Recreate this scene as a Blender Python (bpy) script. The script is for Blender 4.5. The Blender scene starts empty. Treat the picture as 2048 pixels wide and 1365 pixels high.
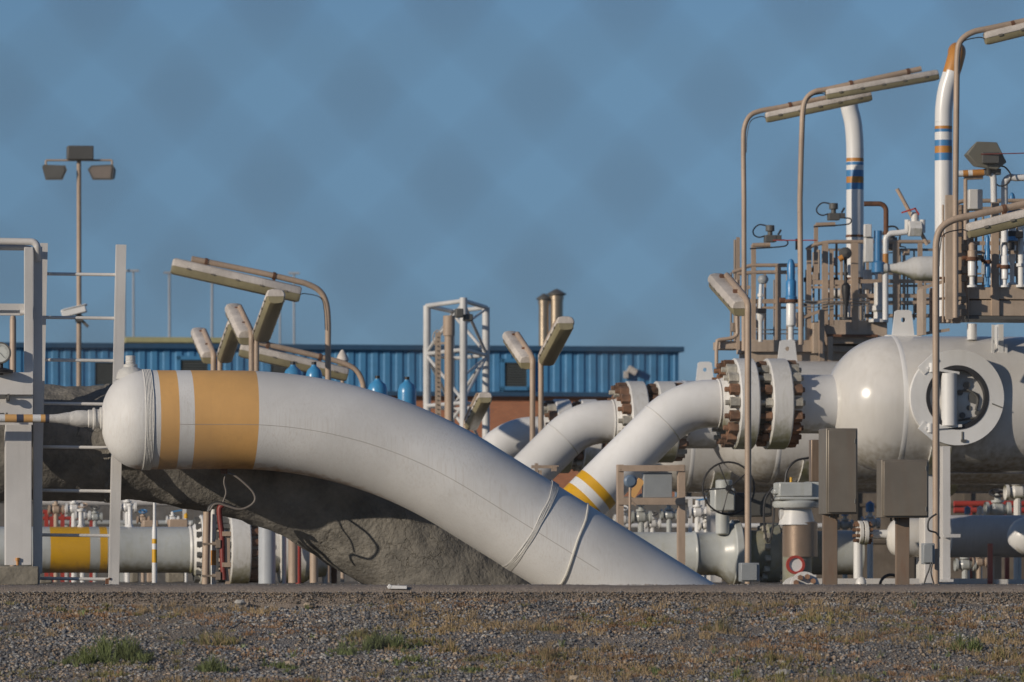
import bpy, math, random
import numpy as np
from mathutils import Vector, Matrix, noise
random.seed(7); np.random.seed(7)
R = math.radians
sc = bpy.context.scene
C = sc.collection

# ------------------------------------------------------------------ camera, sky, sun
F = 200/36*2048            # focal length in photo pixels
HY = 1158                  # photo row of the horizon
EYE = 0.05
cam = bpy.data.cameras.new('camera'); co = bpy.data.objects.new('camera', cam); C.objects.link(co)
cam.lens = 200; cam.sensor_width = 36; cam.sensor_fit = 'HORIZONTAL'
cam.shift_y = (HY-682.5)/2048
cam.clip_start = 0.1; cam.clip_end = 5000
cam.dof.use_dof = True; cam.dof.focus_distance = 50.5; cam.dof.aperture_fstop = 6.3
co.location = (0, 0, EYE); co.rotation_euler = (R(90), 0, 0)
sc.camera = co
w = bpy.data.worlds.new('World'); sc.world = w; w.use_nodes = True
nt = w.node_tree; bg = nt.nodes['Background']
sky = nt.nodes.new('ShaderNodeTexSky'); sky.sky_type = 'NISHITA'; sky.sun_disc = False
SUN = Vector((-.735, -.615, .285)).normalized()
sky.sun_elevation = math.asin(SUN.z); sky.sun_rotation = math.atan2(SUN.x, SUN.y)
sky.altitude = 0; sky.air_density = 1.0; sky.dust_density = 0.2; sky.ozone_density = 4.0
hs = nt.nodes.new('ShaderNodeMix'); hs.data_type = 'RGBA'; hs.blend_type = 'MULTIPLY'; hs.inputs[0].default_value = 1.0
tcw = nt.nodes.new('ShaderNodeTexCoord'); sxw = nt.nodes.new('ShaderNodeSeparateXYZ'); crw = nt.nodes.new('ShaderNodeValToRGB')
els = crw.color_ramp.elements
for i, (p, c) in enumerate([(0, (.21, .305, .55)), (.049, (.265, .35, .54)), (.093, (.346, .405, .512)), (.3, (.42, .44, .48))]):
    e = els[i] if i < 2 else els.new(p)
    e.position = p; e.color = (*c, 1)
nt.links.new(tcw.outputs['Generated'], sxw.inputs[0]); nt.links.new(sxw.outputs[2], crw.inputs[0])
nt.links.new(sky.outputs[0], hs.inputs[6]); nt.links.new(crw.outputs[0], hs.inputs[7]); nt.links.new(hs.outputs[2], bg.inputs[0])
bg.inputs[1].default_value = 0.133
sl = bpy.data.lights.new('sun', 'SUN'); so = bpy.data.objects.new('sun', sl); C.objects.link(so)
sl.energy = 3.4; sl.angle = R(0.5); sl.color = (1, .88, .725)
so.rotation_euler = SUN.to_track_quat('Z', 'Y').to_euler(); so.location = (-40, -10, 30)
sc.view_settings.view_transform = 'Standard'; sc.view_settings.look = 'None'
sc.view_settings.gamma = 1; sc.view_settings.use_curve_mapping = False
sc.view_settings.exposure = 0.0

# ------------------------------------------------------------------ helpers
PHI = R(9)
A1 = Vector((math.cos(PHI), math.sin(PHI), 0))      # the plant's long direction, to the right and a little away
B1 = Vector((-math.sin(PHI), math.cos(PHI), 0))
UP = Vector((0, 0, 1))
RZ = Matrix.Rotation(PHI, 3, 'Z')
TS = math.tan(PHI)
def u(Y): return Y/F
def P(px, py, Y): return Vector(((px-1024)/F*Y, Y, EYE+(HY-py)/F*Y))
def SP(px, py, Y0, px0):
    X0 = (px0-1024)/F*Y0
    Y = (Y0-TS*X0)/(1-TS*(px-1024)/F)
    return P(px, py, Y)

def SD(px, py, Y0, px0, d=0):      # same sight line, d metres nearer than the A1 plane
    return P(px, py, SP(px, py, Y0, px0).y-d)

class MB:
    def __init__(s): s.v = []; s.f = []; s.m = []; s.mi = 0
    def add(s, vs, fs):
        o = len(s.v); s.v += [tuple(x) for x in vs]; s.f += [tuple(i+o for i in f) for f in fs]; s.m += [s.mi]*len(fs); return s
    def box(s, c, size, rot=None):
        rot = RZ if rot is None else rot
        c = Vector(c); a, b, h = [x/2 for x in size]
        vs = [c+rot@Vector((x*a, y*b, z*h)) for x in (-1, 1) for y in (-1, 1) for z in (-1, 1)]
        return s.add(vs, [(0,1,3,2),(4,6,7,5),(0,4,5,1),(2,3,7,6),(0,2,6,4),(1,5,7,3)])
    def bar(s, a, b, wd, ht, up=UP):
        a = Vector(a); b = Vector(b); d = (b-a); L = d.length; d.normalize()
        sd = d.cross(up)
        if sd.length < 1e-4: sd = A1.copy(); 
        sd.normalize(); uu = sd.cross(d).normalized()
        rot = Matrix((d, sd, uu)).transposed()
        return s.box((a+b)/2, (L, wd, ht), rot)
    def post(s, px, py0, py1, Y, wpx, dpx=None):
        k = u(Y); a = P(px, py0, Y); b = P(px, py1, Y)
        return s.box((a+b)/2, (wpx*k, (dpx or wpx)*k, abs(a.z-b.z)))
    def tube(s, pts, r, n=12, cap=True, closed=False):
        pts = [Vector(p) for p in pts]; N = len(pts)
        rs = r if isinstance(r, (list, tuple)) else [r]*N
        tang = []
        for i in range(N):
            if closed: d = pts[(i+1) % N]-pts[i-1]
            else: d = pts[min(i+1, N-1)]-pts[max(i-1, 0)]
            if d.length < 1e-9: d = Vector((0,0,1))
            tang.append(d.normalized())
        t0 = tang[0]; ref = UP if abs(t0.z) < .9 else Vector((0, -1, 0))
        nrm = (ref-t0*ref.dot(t0)).normalized()
        vs = []
        for i in range(N):
            t = tang[i]; nrm = (nrm-t*nrm.dot(t))
            nrm.normalize(); bn = t.cross(nrm)
            for k in range(n):
                a = 2*math.pi*k/n
                vs.append(pts[i]+(nrm*math.cos(a)+bn*math.sin(a))*rs[i])
        fs = []
        M = N if closed else N-1
        for i in range(M):
            for k in range(n):
                a = i*n+k; b = i*n+(k+1) % n; c = ((i+1) % N)*n+(k+1) % n; d = ((i+1) % N)*n+k
                fs.append((a, b, c, d))
        if cap and not closed:
            fs.append(tuple(range(n-1, -1, -1))); fs.append(tuple((N-1)*n+k for k in range(n)))
        return s.add(vs, fs)
    def lathe(s, prof, org, axis, n=32, mats=None):
        org = Vector(org); ax = Vector(axis).normalized()
        ref = UP if abs(ax.z) < .9 else Vector((0, -1, 0))
        e1 = (ref-ax*ref.dot(ax)).normalized(); e2 = ax.cross(e1)
        vs = []; N = len(prof)
        for r, t in prof:
            for k in range(n):
                a = 2*math.pi*(k+.5)/n
                vs.append(org+ax*t+(e1*math.cos(a)+e2*math.sin(a))*max(r, 1e-5))
        o = len(s.v); s.v += [tuple(x) for x in vs]
        for i in range(N-1):
            for k in range(n):
                a = i*n+k; b = i*n+(k+1) % n
                s.f.append((o+a, o+b, o+b+n, o+a+n)); s.m.append(mats[i] if mats else s.mi)
        return s
    def cyl(s, a, b, r, n=16, r2=None):
        return s.tube([a, b], [r, r2 if r2 is not None else r], n)
    def wheel(s, c, axis, r, rt, spokes=5, hub=None):
        c = Vector(c); ax = Vector(axis).normalized(); ref = UP if abs(ax.z) < .9 else Vector((0, -1, 0))
        e1 = (ref-ax*ref.dot(ax)).normalized(); e2 = ax.cross(e1)
        pts = [c+(e1*math.cos(t)+e2*math.sin(t))*r for t in [2*math.pi*i/32 for i in range(32)]]
        s.tube(pts, rt, 8, closed=True)
        for i in range(spokes):
            t = 2*math.pi*(i+.3)/spokes
            s.tube([c, c+(e1*math.cos(t)+e2*math.sin(t))*r], rt*.7, 6)
        s.cyl(c-ax*rt*2, c+ax*rt*2, hub or rt*2.2, 12)
        return s
    def build(s, name, mat, parent=None, bevel=0, flat=False, ang=32):
        me = bpy.data.meshes.new(name); off = Vector((0,0,0))
        if parent:
            q = parent
            while q: off += q.location; q = q.parent
        vs = np.array(s.v, dtype=float)-np.array(off)
        me.from_pydata(vs.tolist(), [], s.f)
        mats = mat if isinstance(mat, (list, tuple)) else [mat]
        for m in mats: me.materials.append(m)
        if len(mats) > 1: me.polygons.foreach_set('material_index', s.m)
        me.polygons.foreach_set('use_smooth', [not flat]*len(s.f))
        if not flat: me.set_sharp_from_angle(angle=R(ang))
        me.update()
        o = bpy.data.objects.new(name, me); C.objects.link(o)
        if parent: o.parent = parent
        if bevel:
            b = o.modifiers.new('b', 'BEVEL'); b.width = bevel; b.segments = 2; b.limit_method = 'ANGLE'; b.angle_limit = R(40)
        return o
def tag(o, label, cat, group=None, kind=None):
    if label: o['label'] = label
    if cat: o['category'] = cat
    if group: o['group'] = group
    if kind: o['kind'] = kind
    return o
def T(name, label, cat, loc, group=None):
    o = bpy.data.objects.new(name, None); C.objects.link(o); o.location = loc; o.empty_display_size = .1
    return tag(o, label, cat, group)
def gl(p): return Vector((p[0], p[1], 0))
def arc_px(c, r, a0, a1, n, f):   # angles in degrees, photo-style (y down)
    return [f(c[0]+r*math.cos(R(a)), c[1]-r*math.sin(R(a))) for a in np.linspace(a0, a1, n)]
def smoothpts(pts, n=6):
    pts = [Vector(p) for p in pts]; out = []
    Q = [pts[0]*2-pts[1]]+pts+[pts[-1]*2-pts[-2]]
    for i in range(1, len(Q)-2):
        p0, p1, p2, p3 = Q[i-1:i+3]
        for k in range(n):
            t = k/n
            out.append(.5*((2*p1)+(p2-p0)*t+(2*p0-5*p1+4*p2-p3)*t*t+(3*p1-p0-3*p2+p3)*t**3))
    out.append(pts[-1]); return out

# ------------------------------------------------------------------ materials
def newmat(name):
    m = bpy.data.materials.new(name); m.use_nodes = True; return m, m.node_tree, m.node_tree.nodes['Principled BSDF']
def nd(t, typ, **k):
    n = t.nodes.new(typ)
    for a, b in k.items(): setattr(n, a, b)
    return n
def paint(name, col, rough=.45, metal=0, mottle=.10, streak=.15, scol=(.12, .09, .06), sscale=(16, 16, .9), under=None, ucut=(-.55, -.95), unz=.7, bump=.12, bscale=60, spec=.5, speck=0, pcol=(.12,.06,.03)):
    m, t, b = newmat(name); L = t.links.new
    tc = nd(t, 'ShaderNodeTexCoord')
    n1 = nd(t, 'ShaderNodeTexNoise'); n1.inputs['Scale'].default_value = 3.0; n1.inputs['Detail'].default_value = 6; n1.inputs['Roughness'].default_value = .65
    L(tc.outputs['Object'], n1.inputs['Vector'])
    mr = nd(t, 'ShaderNodeMapRange'); mr.inputs[1].default_value = .3; mr.inputs[2].default_value = .7; mr.inputs[3].default_value = 1-mottle*1.6; mr.inputs[4].default_value = 1+mottle*.6
    L(n1.outputs[0], mr.inputs[0])
    mx = nd(t, 'ShaderNodeMix', data_type='RGBA', blend_type='MULTIPLY'); mx.inputs[0].default_value = 1; mx.inputs[6].default_value = (*col, 1)
    cb = nd(t, 'ShaderNodeCombineColor'); [L(mr.outputs[0], cb.inputs[i]) for i in range(3)]
    L(cb.outputs[0], mx.inputs[7]); last = mx.outputs[2]
    if streak > 0:
        mp = nd(t, 'ShaderNodeMapping'); mp.inputs['Scale'].default_value = sscale; L(tc.outputs['Object'], mp.inputs[0])
        n2 = nd(t, 'ShaderNodeTexNoise'); n2.inputs['Scale'].default_value = 1.6; n2.inputs['Detail'].default_value = 5; n2.inputs['Roughness'].default_value = .6; L(mp.outputs[0], n2.inputs['Vector'])
        r2 = nd(t, 'ShaderNodeMapRange'); r2.inputs[1].default_value = .48; r2.inputs[2].default_value = .78; r2.inputs[3].default_value = 0; r2.inputs[4].default_value = min(1, streak*2.2)
        L(n2.outputs[0], r2.inputs[0])
        m2 = nd(t, 'ShaderNodeMix', data_type='RGBA'); L(r2.outputs[0], m2.inputs[0]); L(last, m2.inputs[6]); m2.inputs[7].default_value = (*scol, 1); last = m2.outputs[2]
    if speck > 0:
        n4 = nd(t, 'ShaderNodeTexNoise'); n4.inputs['Scale'].default_value = 22; n4.inputs['Detail'].default_value = 7; n4.inputs['Roughness'].default_value = .7; L(tc.outputs['Object'], n4.inputs['Vector'])
        r4 = nd(t, 'ShaderNodeMapRange'); r4.inputs[1].default_value = .60; r4.inputs[2].default_value = .68; r4.inputs[4].default_value = speck; L(n4.outputs[0], r4.inputs[0])
        m4 = nd(t, 'ShaderNodeMix', data_type='RGBA'); L(r4.outputs[0], m4.inputs[0]); L(last, m4.inputs[6]); m4.inputs[7].default_value = (*pcol, 1); last = m4.outputs[2]
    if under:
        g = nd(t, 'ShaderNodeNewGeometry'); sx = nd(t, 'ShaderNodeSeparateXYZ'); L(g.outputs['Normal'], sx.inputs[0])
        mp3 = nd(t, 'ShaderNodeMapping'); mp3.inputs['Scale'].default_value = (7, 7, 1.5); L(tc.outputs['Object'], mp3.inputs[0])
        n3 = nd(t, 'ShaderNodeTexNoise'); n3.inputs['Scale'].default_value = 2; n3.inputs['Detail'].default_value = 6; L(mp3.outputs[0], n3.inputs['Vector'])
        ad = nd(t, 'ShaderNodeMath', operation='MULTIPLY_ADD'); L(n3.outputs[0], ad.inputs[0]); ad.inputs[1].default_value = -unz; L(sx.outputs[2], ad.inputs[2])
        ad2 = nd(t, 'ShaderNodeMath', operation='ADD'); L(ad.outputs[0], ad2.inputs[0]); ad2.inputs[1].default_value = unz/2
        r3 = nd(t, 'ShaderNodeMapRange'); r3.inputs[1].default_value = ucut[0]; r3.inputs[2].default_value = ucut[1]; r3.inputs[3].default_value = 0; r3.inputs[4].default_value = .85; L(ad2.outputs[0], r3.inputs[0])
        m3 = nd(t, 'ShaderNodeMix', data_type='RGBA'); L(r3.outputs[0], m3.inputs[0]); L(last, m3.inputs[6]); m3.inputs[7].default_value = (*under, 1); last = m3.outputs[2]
    L(last, b.inputs['Base Color'])
    b.inputs['Roughness'].default_value = rough; b.inputs['Metallic'].default_value = metal
    b.inputs['Specular IOR Level'].default_value = spec
    if bump:
        nb = nd(t, 'ShaderNodeTexNoise'); nb.inputs['Scale'].default_value = bscale; nb.inputs['Detail'].default_value = 4; L(tc.outputs['Object'], nb.inputs['Vector'])
        bp = nd(t, 'ShaderNodeBump'); bp.inputs['Strength'].default_value = bump; bp.inputs['Distance'].default_value = .01; L(nb.outputs[0], bp.inputs['Height']); L(bp.outputs[0], b.inputs['Normal'])
    return m
RUST = (.24, .11, .035)
WH = (.74, .735, .72)
M = {}
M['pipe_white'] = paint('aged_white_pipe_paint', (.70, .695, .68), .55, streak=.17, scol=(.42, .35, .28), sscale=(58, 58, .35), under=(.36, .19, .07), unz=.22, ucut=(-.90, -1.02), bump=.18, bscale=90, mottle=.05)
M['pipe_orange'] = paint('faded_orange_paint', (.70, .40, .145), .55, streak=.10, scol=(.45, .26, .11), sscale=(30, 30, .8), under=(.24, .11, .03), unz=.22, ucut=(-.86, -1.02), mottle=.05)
M['tape'] = paint('wrapped_tape', (.60, .59, .56), .6, streak=0, bump=.6, bscale=40)
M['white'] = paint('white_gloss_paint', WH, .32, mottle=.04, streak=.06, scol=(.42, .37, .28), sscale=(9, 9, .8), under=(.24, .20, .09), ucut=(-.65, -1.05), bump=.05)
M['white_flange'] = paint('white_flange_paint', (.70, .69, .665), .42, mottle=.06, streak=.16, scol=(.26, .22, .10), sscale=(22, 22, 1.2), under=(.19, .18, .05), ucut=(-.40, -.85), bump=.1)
M['white_frame'] = paint('white_steelwork_paint', (.62, .605, .585), .5, streak=.05, mottle=.05, bump=.05)
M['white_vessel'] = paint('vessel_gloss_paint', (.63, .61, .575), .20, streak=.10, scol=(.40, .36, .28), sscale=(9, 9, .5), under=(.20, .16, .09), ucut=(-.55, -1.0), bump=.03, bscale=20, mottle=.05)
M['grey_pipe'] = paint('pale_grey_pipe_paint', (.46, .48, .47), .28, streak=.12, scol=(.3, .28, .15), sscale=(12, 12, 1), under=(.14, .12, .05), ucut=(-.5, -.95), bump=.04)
M['dark_pipe'] = paint('grey_pipe_paint', (.64, .62, .60), .45, streak=.1, bump=.05)
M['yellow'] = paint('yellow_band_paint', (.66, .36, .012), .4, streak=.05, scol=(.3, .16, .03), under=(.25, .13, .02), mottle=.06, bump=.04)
M['blue'] = paint('blue_band_paint', (.06, .22, .46), .35, streak=.05, mottle=.08, bump=.04)
M['orange'] = paint('orange_band_paint', (.50, .22, .045), .45, streak=.06, mottle=.08, bump=.04)
M['beige'] = paint('beige_steel_paint', (.44, .335, .25), .5, streak=.12, scol=(.16, .11, .08), sscale=(20, 20, 2), mottle=.10, bump=.08, speck=.35)
M['beige_d'] = paint('beige_platform_paint', (.47, .375, .29), .55, streak=.14, scol=(.14, .10, .07), sscale=(14, 14, 2), mottle=.12, bump=.08, speck=.3)
M['lamp_body'] = paint('weathered_lamp_housing', (.64, .585, .53), .65, streak=.12, mottle=.2, bump=.3, bscale=50, speck=.45, pcol=(.25, .2, .15))
M['lamp_glass'] = paint('yellowed_diffuser', (.30, .265, .16), .35, streak=.1, mottle=.15, bump=.1)
M['rust'] = paint('rusty_steel', (.17, .075, .04), .8, streak=.2, mottle=.4, bump=.5)
M['rust_nut'] = paint('rusted_nut', (.27, .145, .085), .75, streak=.1, mottle=.6, bump=.4, speck=.6, pcol=(.42, .38, .32))
M['nut_pale'] = paint('painted_nut', (.52, .49, .42), .6, streak=.2, mottle=.4, bump=.3, speck=.6)
M['steel'] = paint('dull_stainless_cabinet', (.235, .205, .165), .42, metal=.25, streak=.12, scol=(.20, .11, .06), sscale=(6, 6, 1), mottle=.1, bump=.03)
M['grey_box'] = paint('grey_enamel_box', (.30, .32, .33), .45, streak=.05)
M['dgrey'] = paint('dark_grey_housing', (.10, .10, .095), .55, streak=.1)
M['black'] = paint('black_rubber', (.025, .025, .028), .5, streak=0)
M['clipm'] = paint('dirty_clip', (.20, .18, .15), .6, streak=0)
M['red'] = paint('red_paint', (.42, .05, .035), .45, streak=.06)
M['red_s'] = paint('red_sleeve', (.20, .028, .022), .5, streak=.1)
M['bluep'] = paint('blue_actuator_paint', (.045, .21, .45), .35, streak=.05, scol=(.2, .25, .3), mottle=.12)
M['bluep2'] = paint('bright_blue_bottle', (.055, .27, .52), .3, streak=.08, scol=(.2,.3,.4), mottle=.1)
M['alum'] = paint('galvanised_steel', (.42, .41, .39), .4, metal=.6, streak=.1)
M['copper'] = paint('brushed_flue', (.42, .34, .25), .35, metal=.7, streak=.1)
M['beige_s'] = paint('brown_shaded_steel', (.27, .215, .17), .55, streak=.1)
M['mast'] = paint('pale_mast_paint', (.33, .35, .38), .5, streak=0)
M['cover'] = paint('brown_steel_cover', (.30, .22, .16), .4, metal=.4, streak=.15, sscale=(20, 20, 2))
M['gauge'] = paint('gauge_dial_white', (.55, .57, .54), .4, streak=0)
M['concrete_b'] = paint('stained_concrete', (.26, .235, .19), .9, streak=.2, scol=(.10, .09, .06), mottle=.3, bump=.8, bscale=25)
M['yroof'] = paint('yellow_roof_edge', (.40, .38, .20), .6, streak=0)
M['green_moss'] = paint('mossy_stain', (.36, .31, .12), .9, streak=.3, mottle=.5, bump=.8)

def concrete_coat():
    m, t, b = newmat('rough_concrete_coating'); L = t.links.new
    tc = nd(t, 'ShaderNodeTexCoord')
    n = nd(t, 'ShaderNodeTexNoise'); n.inputs['Scale'].default_value = 4; n.inputs['Detail'].default_value = 8; n.inputs['Roughness'].default_value = .7; L(tc.outputs['Object'], n.inputs['Vector'])
    r = nd(t, 'ShaderNodeValToRGB'); r.color_ramp.elements[0].position = .3; r.color_ramp.elements[0].color = (.115, .11, .10, 1); r.color_ramp.elements[1].position = .72; r.color_ramp.elements[1].color = (.29, .27, .235, 1)
    L(n.outputs[0], r.inputs[0])
    v = nd(t, 'ShaderNodeTexVoronoi', feature='DISTANCE_TO_EDGE'); v.inputs['Scale'].default_value = 4.5
    nw = nd(t, 'ShaderNodeTexNoise'); nw.inputs['Scale'].default_value = 5; nw.inputs['Detail'].default_value = 4; L(tc.outputs['Object'], nw.inputs['Vector'])
    ad = nd(t, 'ShaderNodeVectorMath', operation='MULTIPLY_ADD'); L(nw.outputs['Color'], ad.inputs[0]); ad.inputs[1].default_value = (.35, .35, .35); L(tc.outputs['Object'], ad.inputs[2]); L(ad.outputs[0], v.inputs['Vector'])
    rc = nd(t, 'ShaderNodeMapRange'); rc.inputs[2].default_value = .025; L(v.outputs['Distance'], rc.inputs[0])
    # cracks only where a broad mask allows
    n5 = nd(t, 'ShaderNodeTexNoise'); n5.inputs['Scale'].default_value = 1.3; L(tc.outputs['Object'], n5.inputs['Vector'])
    r5 = nd(t, 'ShaderNodeMapRange'); r5.inputs[1].default_value = .50; r5.inputs[2].default_value = .62; r5.inputs[3].default_value = 1; r5.inputs[4].default_value = 0; L(n5.outputs[0], r5.inputs[0])
    mxm = nd(t, 'ShaderNodeMath', operation='MAXIMUM'); L(rc.outputs[0], mxm.inputs[0]); L(r5.outputs[0], mxm.inputs[1])
    mu = nd(t, 'ShaderNodeMix', data_type='RGBA'); L(mxm.outputs[0], mu.inputs[0]); mu.inputs[6].default_value = (.13, .12, .10, 1); L(r.outputs[0], mu.inputs[7])
    L(mu.outputs[2], b.inputs['Base Color']); b.inputs['Roughness'].default_value = .95; b.inputs['Specular IOR Level'].default_value = .2
    nb = nd(t, 'ShaderNodeTexNoise'); nb.inputs['Scale'].default_value = 30; nb.inputs['Detail'].default_value = 8; L(tc.outputs['Object'], nb.inputs['Vector'])
    b1 = nd(t, 'ShaderNodeBump'); b1.inputs['Strength'].default_value = .7; b1.inputs['Distance'].default_value = .02; L(nb.outputs[0], b1.inputs['Height'])
    b2 = nd(t, 'ShaderNodeBump'); b2.inputs['Strength'].default_value = .45; b2.inputs['Distance'].default_value = .02; L(mxm.outputs[0], b2.inputs['Height']); L(b1.outputs[0], b2.inputs['Normal'])
    L(b2.outputs[0], b.inputs['Normal']); return m
M['coat'] = concrete_coat()

def soil(name, c0, c1, c2, sc1=1.2, sc2=30, bump=.8, dist=.03):
    m, t, b = newmat(name); L = t.links.new
    tc = nd(t, 'ShaderNodeTexCoord')
    n = nd(t, 'ShaderNodeTexNoise'); n.inputs['Scale'].default_value = sc1; n.inputs['Detail'].default_value = 8; n.inputs['Roughness'].default_value = .7; L(tc.outputs['Object'], n.inputs['Vector'])
    r = nd(t, 'ShaderNodeMapRange'); r.inputs[1].default_value = .4; r.inputs[2].default_value = .62; L(n.outputs[0], r.inputs[0])
    v = nd(t, 'ShaderNodeTexVoronoi'); v.inputs['Scale'].default_value = sc2; L(tc.outputs['Object'], v.inputs['Vector'])
    hv = nd(t, 'ShaderNodeSeparateColor'); L(v.outputs['Color'], hv.inputs[0])
    m1 = nd(t, 'ShaderNodeMix', data_type='RGBA'); L(hv.outputs[0], m1.inputs[0]); m1.inputs[6].default_value = (*c0, 1); m1.inputs[7].default_value = (*c1, 1)
    m2 = nd(t, 'ShaderNodeMix', data_type='RGBA'); L(r.outputs[0], m2.inputs[0]); L(m1.outputs[2], m2.inputs[6]); m2.inputs[7].default_value = (*c2, 1)
    L(m2.outputs[2], b.inputs['Base Color']); b.inputs['Roughness'].default_value = .95; b.inputs['Specular IOR Level'].default_value = .2
    bp = nd(t, 'ShaderNodeBump'); bp.inputs['Strength'].default_value = bump; bp.inputs['Distance'].default_value = dist; L(v.outputs['Distance'], bp.inputs['Height']); L(bp.outputs[0], b.inputs['Normal'])
    return m
M['ground'] = soil('bank_soil', (.13, .125, .12), (.36, .32, .28), (.33, .27, .21), 1.2, 60, 1.0, .02)
M['site'] = soil('site_gravel', (.16, .145, .12), (.26, .22, .18), (.20, .17, .13), .5, 20)
M['kerb'] = soil('gravelly_kerb_concrete', (.15, .125, .11), (.36, .31, .265), (.25, .21, .18), 9, 130, .8, .008)

# ------------------------------------------------------------------ ground
def zbank(Y):
    pts = [(-400, -1.55), (24, -1.55), (30, -1.42), (38, -.86), (40, -.68), (43, -.40), (46, -.150)]
    return float(np.interp(Y, [p[0] for p in pts], [p[1] for p in pts]))
mb = MB()
xs = list(np.linspace(-6, 6, 121)); xs = [-600, -100, -20, -10]+xs+[10, 20, 100, 600]
ys = [-400, 0, 15, 24, 30]+list(np.linspace(34, 46.02, 110))
vs = []
for y in ys:
    for x in xs:
        z = zbank(y)
        if 33 < y and abs(x) < 9:
            z += .05*noise.noise(Vector((x*.8, y*.8, 0)))+.02*noise.noise(Vector((x*5, y*5, 3)))*min(1, (46.05-y)*4)
        vs.append((x, y, z))
n = len(xs)
mb.add(vs, [(j*n+i, j*n+i+1, (j+1)*n+i+1, (j+1)*n+i) for j in range(len(ys)-1) for i in range(n-1)])
mb.build('ground', M['ground'], ang=180)['kind'] = 'structure'
mb = MB(); mb.add([(-900, 46.28, -.012), (900, 46.28, -.012), (900, 3000, -.012), (-900, 3000, -.012)], [(0, 1, 2, 3)])
mb.build('site_ground', M['site'])['kind'] = 'structure'
# kerb with worn, chamfered front edge
mb = MB(); prof = [(46.0, -.30), (46.0, -.105), (46.015, -.055), (46.05, -.022), (46.12, -.006), (46.22, 0), (46.45, 0), (46.45, -.3)]
xk = [-60, -20]+list(np.linspace(-5.5, 5.5, 560))+[20, 60]; vs = []
for x in xk:
    for i, (y, z) in enumerate(prof):
        a = .010 if 0 < i < 6 else 0
        q = noise.noise(Vector((x*22, y*30, z*40)))+.8*noise.noise(Vector((x*60, y*60, z*90)))
        vs.append((x, y-a*abs(q)*1.3, z+a*.35*noise.noise(Vector((x*9, 7, y*30)))+(.006*noise.noise(Vector((x*1.5, 0, 0))))))
k = len(prof)
mb.add(vs, [(j*k+i, (j+1)*k+i, (j+1)*k+i+1, j*k+i+1) for j in range(len(xk)-1) for i in range(k-1)])
mb.build('kerb', M['kerb'], ang=60)['kind'] = 'structure'

# loose stones: low-poly chips, one mesh
def np_mesh(name, verts, faces, mats, midx, smooth=False):
    me = bpy.data.meshes.new(name)
    nv = len(verts); nf = len(faces); k = faces.shape[1]
    me.vertices.add(nv); me.vertices.foreach_set('co', verts.astype(np.float32).ravel())
    me.loops.add(nf*k); me.loops.foreach_set('vertex_index', faces.astype(np.int32).ravel())
    me.polygons.add(nf); me.polygons.foreach_set('loop_start', (np.arange(nf)*k).astype(np.int32))
    for m in mats: me.materials.append(m)
    me.polygons.foreach_set('material_index', midx.astype(np.int32))
    me.update(); me.validate()
    o = bpy.data.objects.new(name, me); C.objects.link(o); return o
def stonemat(n, c, r=.85):
    return paint(n, c, r, streak=0, mottle=.35, bump=.3, bscale=60, spec=.3)
SM = [stonemat('slate_chip', (.225, .23, .24)), stonemat('dark_chip', (.11, .112, .12)), stonemat('pale_chip', (.40, .385, .36)), stonemat('brown_chip', (.36, .28, .21)), stonemat('tan_chip', (.38, .31, .23))]
base = np.array([(1,0,0),(-1,0,0),(0,1,0),(0,-1,0),(0,0,1),(0,0,-1)], float)
tri = np.array([(0,2,4),(2,1,4),(1,3,4),(3,0,4),(2,0,5),(1,2,5),(3,1,5),(0,3,5)])
def stones(name, N, xr, yr, smin, smax, zf, probs, dens=None):
    X = np.random.uniform(*xr, N); Y = np.random.uniform(*yr, N)
    if dens is not None:
        keep = np.array([dens(x, y) for x, y in zip(X, Y)]); X = X[keep]; Y = Y[keep]; N = len(X)
    S = smin+(smax-smin)*np.random.rand(N)**3
    v = base[None]*(1+.5*(np.random.rand(N, 6, 3)-.5))+.35*(np.random.rand(N, 6, 3)-.5)
    v = v*np.stack([S, S*np.random.uniform(.6, 1, N), S*np.random.uniform(.4, .8, N)], 1)[:, None]
    a = np.random.rand(N)*6.28; c, s = np.cos(a), np.sin(a)
    tl = (np.random.rand(N)-.5)*1.2; ct, st = np.cos(tl), np.sin(tl)
    x, y, z = v[..., 0], v[..., 1], v[..., 2]
    y, z = y*ct[:, None]-z*st[:, None], y*st[:, None]+z*ct[:, None]
    x, y = x*c[:, None]-y*s[:, None], x*s[:, None]+y*c[:, None]
    Z = np.array([zf(p, q) for p, q in zip(X, Y)])+S*.25
    v = np.stack([x+X[:, None], y+Y[:, None], z+Z[:, None]], 2).reshape(-1, 3)
    f = (tri[None]+6*np.arange(N)[:, None, None]).reshape(-1, 3)
    mi = np.repeat(np.random.choice(len(SM), N, p=probs), 8)
    return np_mesh(name, v, f, SM, mi)
zb = lambda x, y: zbank(y)+.05*noise.noise(Vector((x*.8, y*.8, 0)))
def gravdens(x, y):
    t = noise.noise(Vector((x*.55+3, y*.5, 5)))
    return random.random() < np.clip(.85+t*1.2-(x > -.5)*.3-(y < 41.0)*.2, .38, 1)
o = stones('gravel', 150000, (-5.4, 5.8), (37.2, 46.0), .006, .025, zb, [.42, .16, .11, .23, .08], gravdens); tag(o, 'crushed grey slate gravel covering the bank in front of the kerb', 'gravel', kind='stuff')
o = stones('kerb_pebble', 1500, (-5, 5), (46.12, 46.5), .003, .010, lambda x, y: .0, [.3, .2, .15, .3, .05]); tag(o, 'tiny pebbles strewn along the kerb top', 'pebbles', kind='stuff')
o = stones('kerb_aggregate', 26000, (-5, 5), (45.985, 46.02), .004, .013, lambda x, y: -.15+random.random()*.092, [.08, .22, .12, .46, .12]); tag(o, 'coarse brown pebbles showing in the rough face of the kerb', 'pebbles', kind='stuff')
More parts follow.
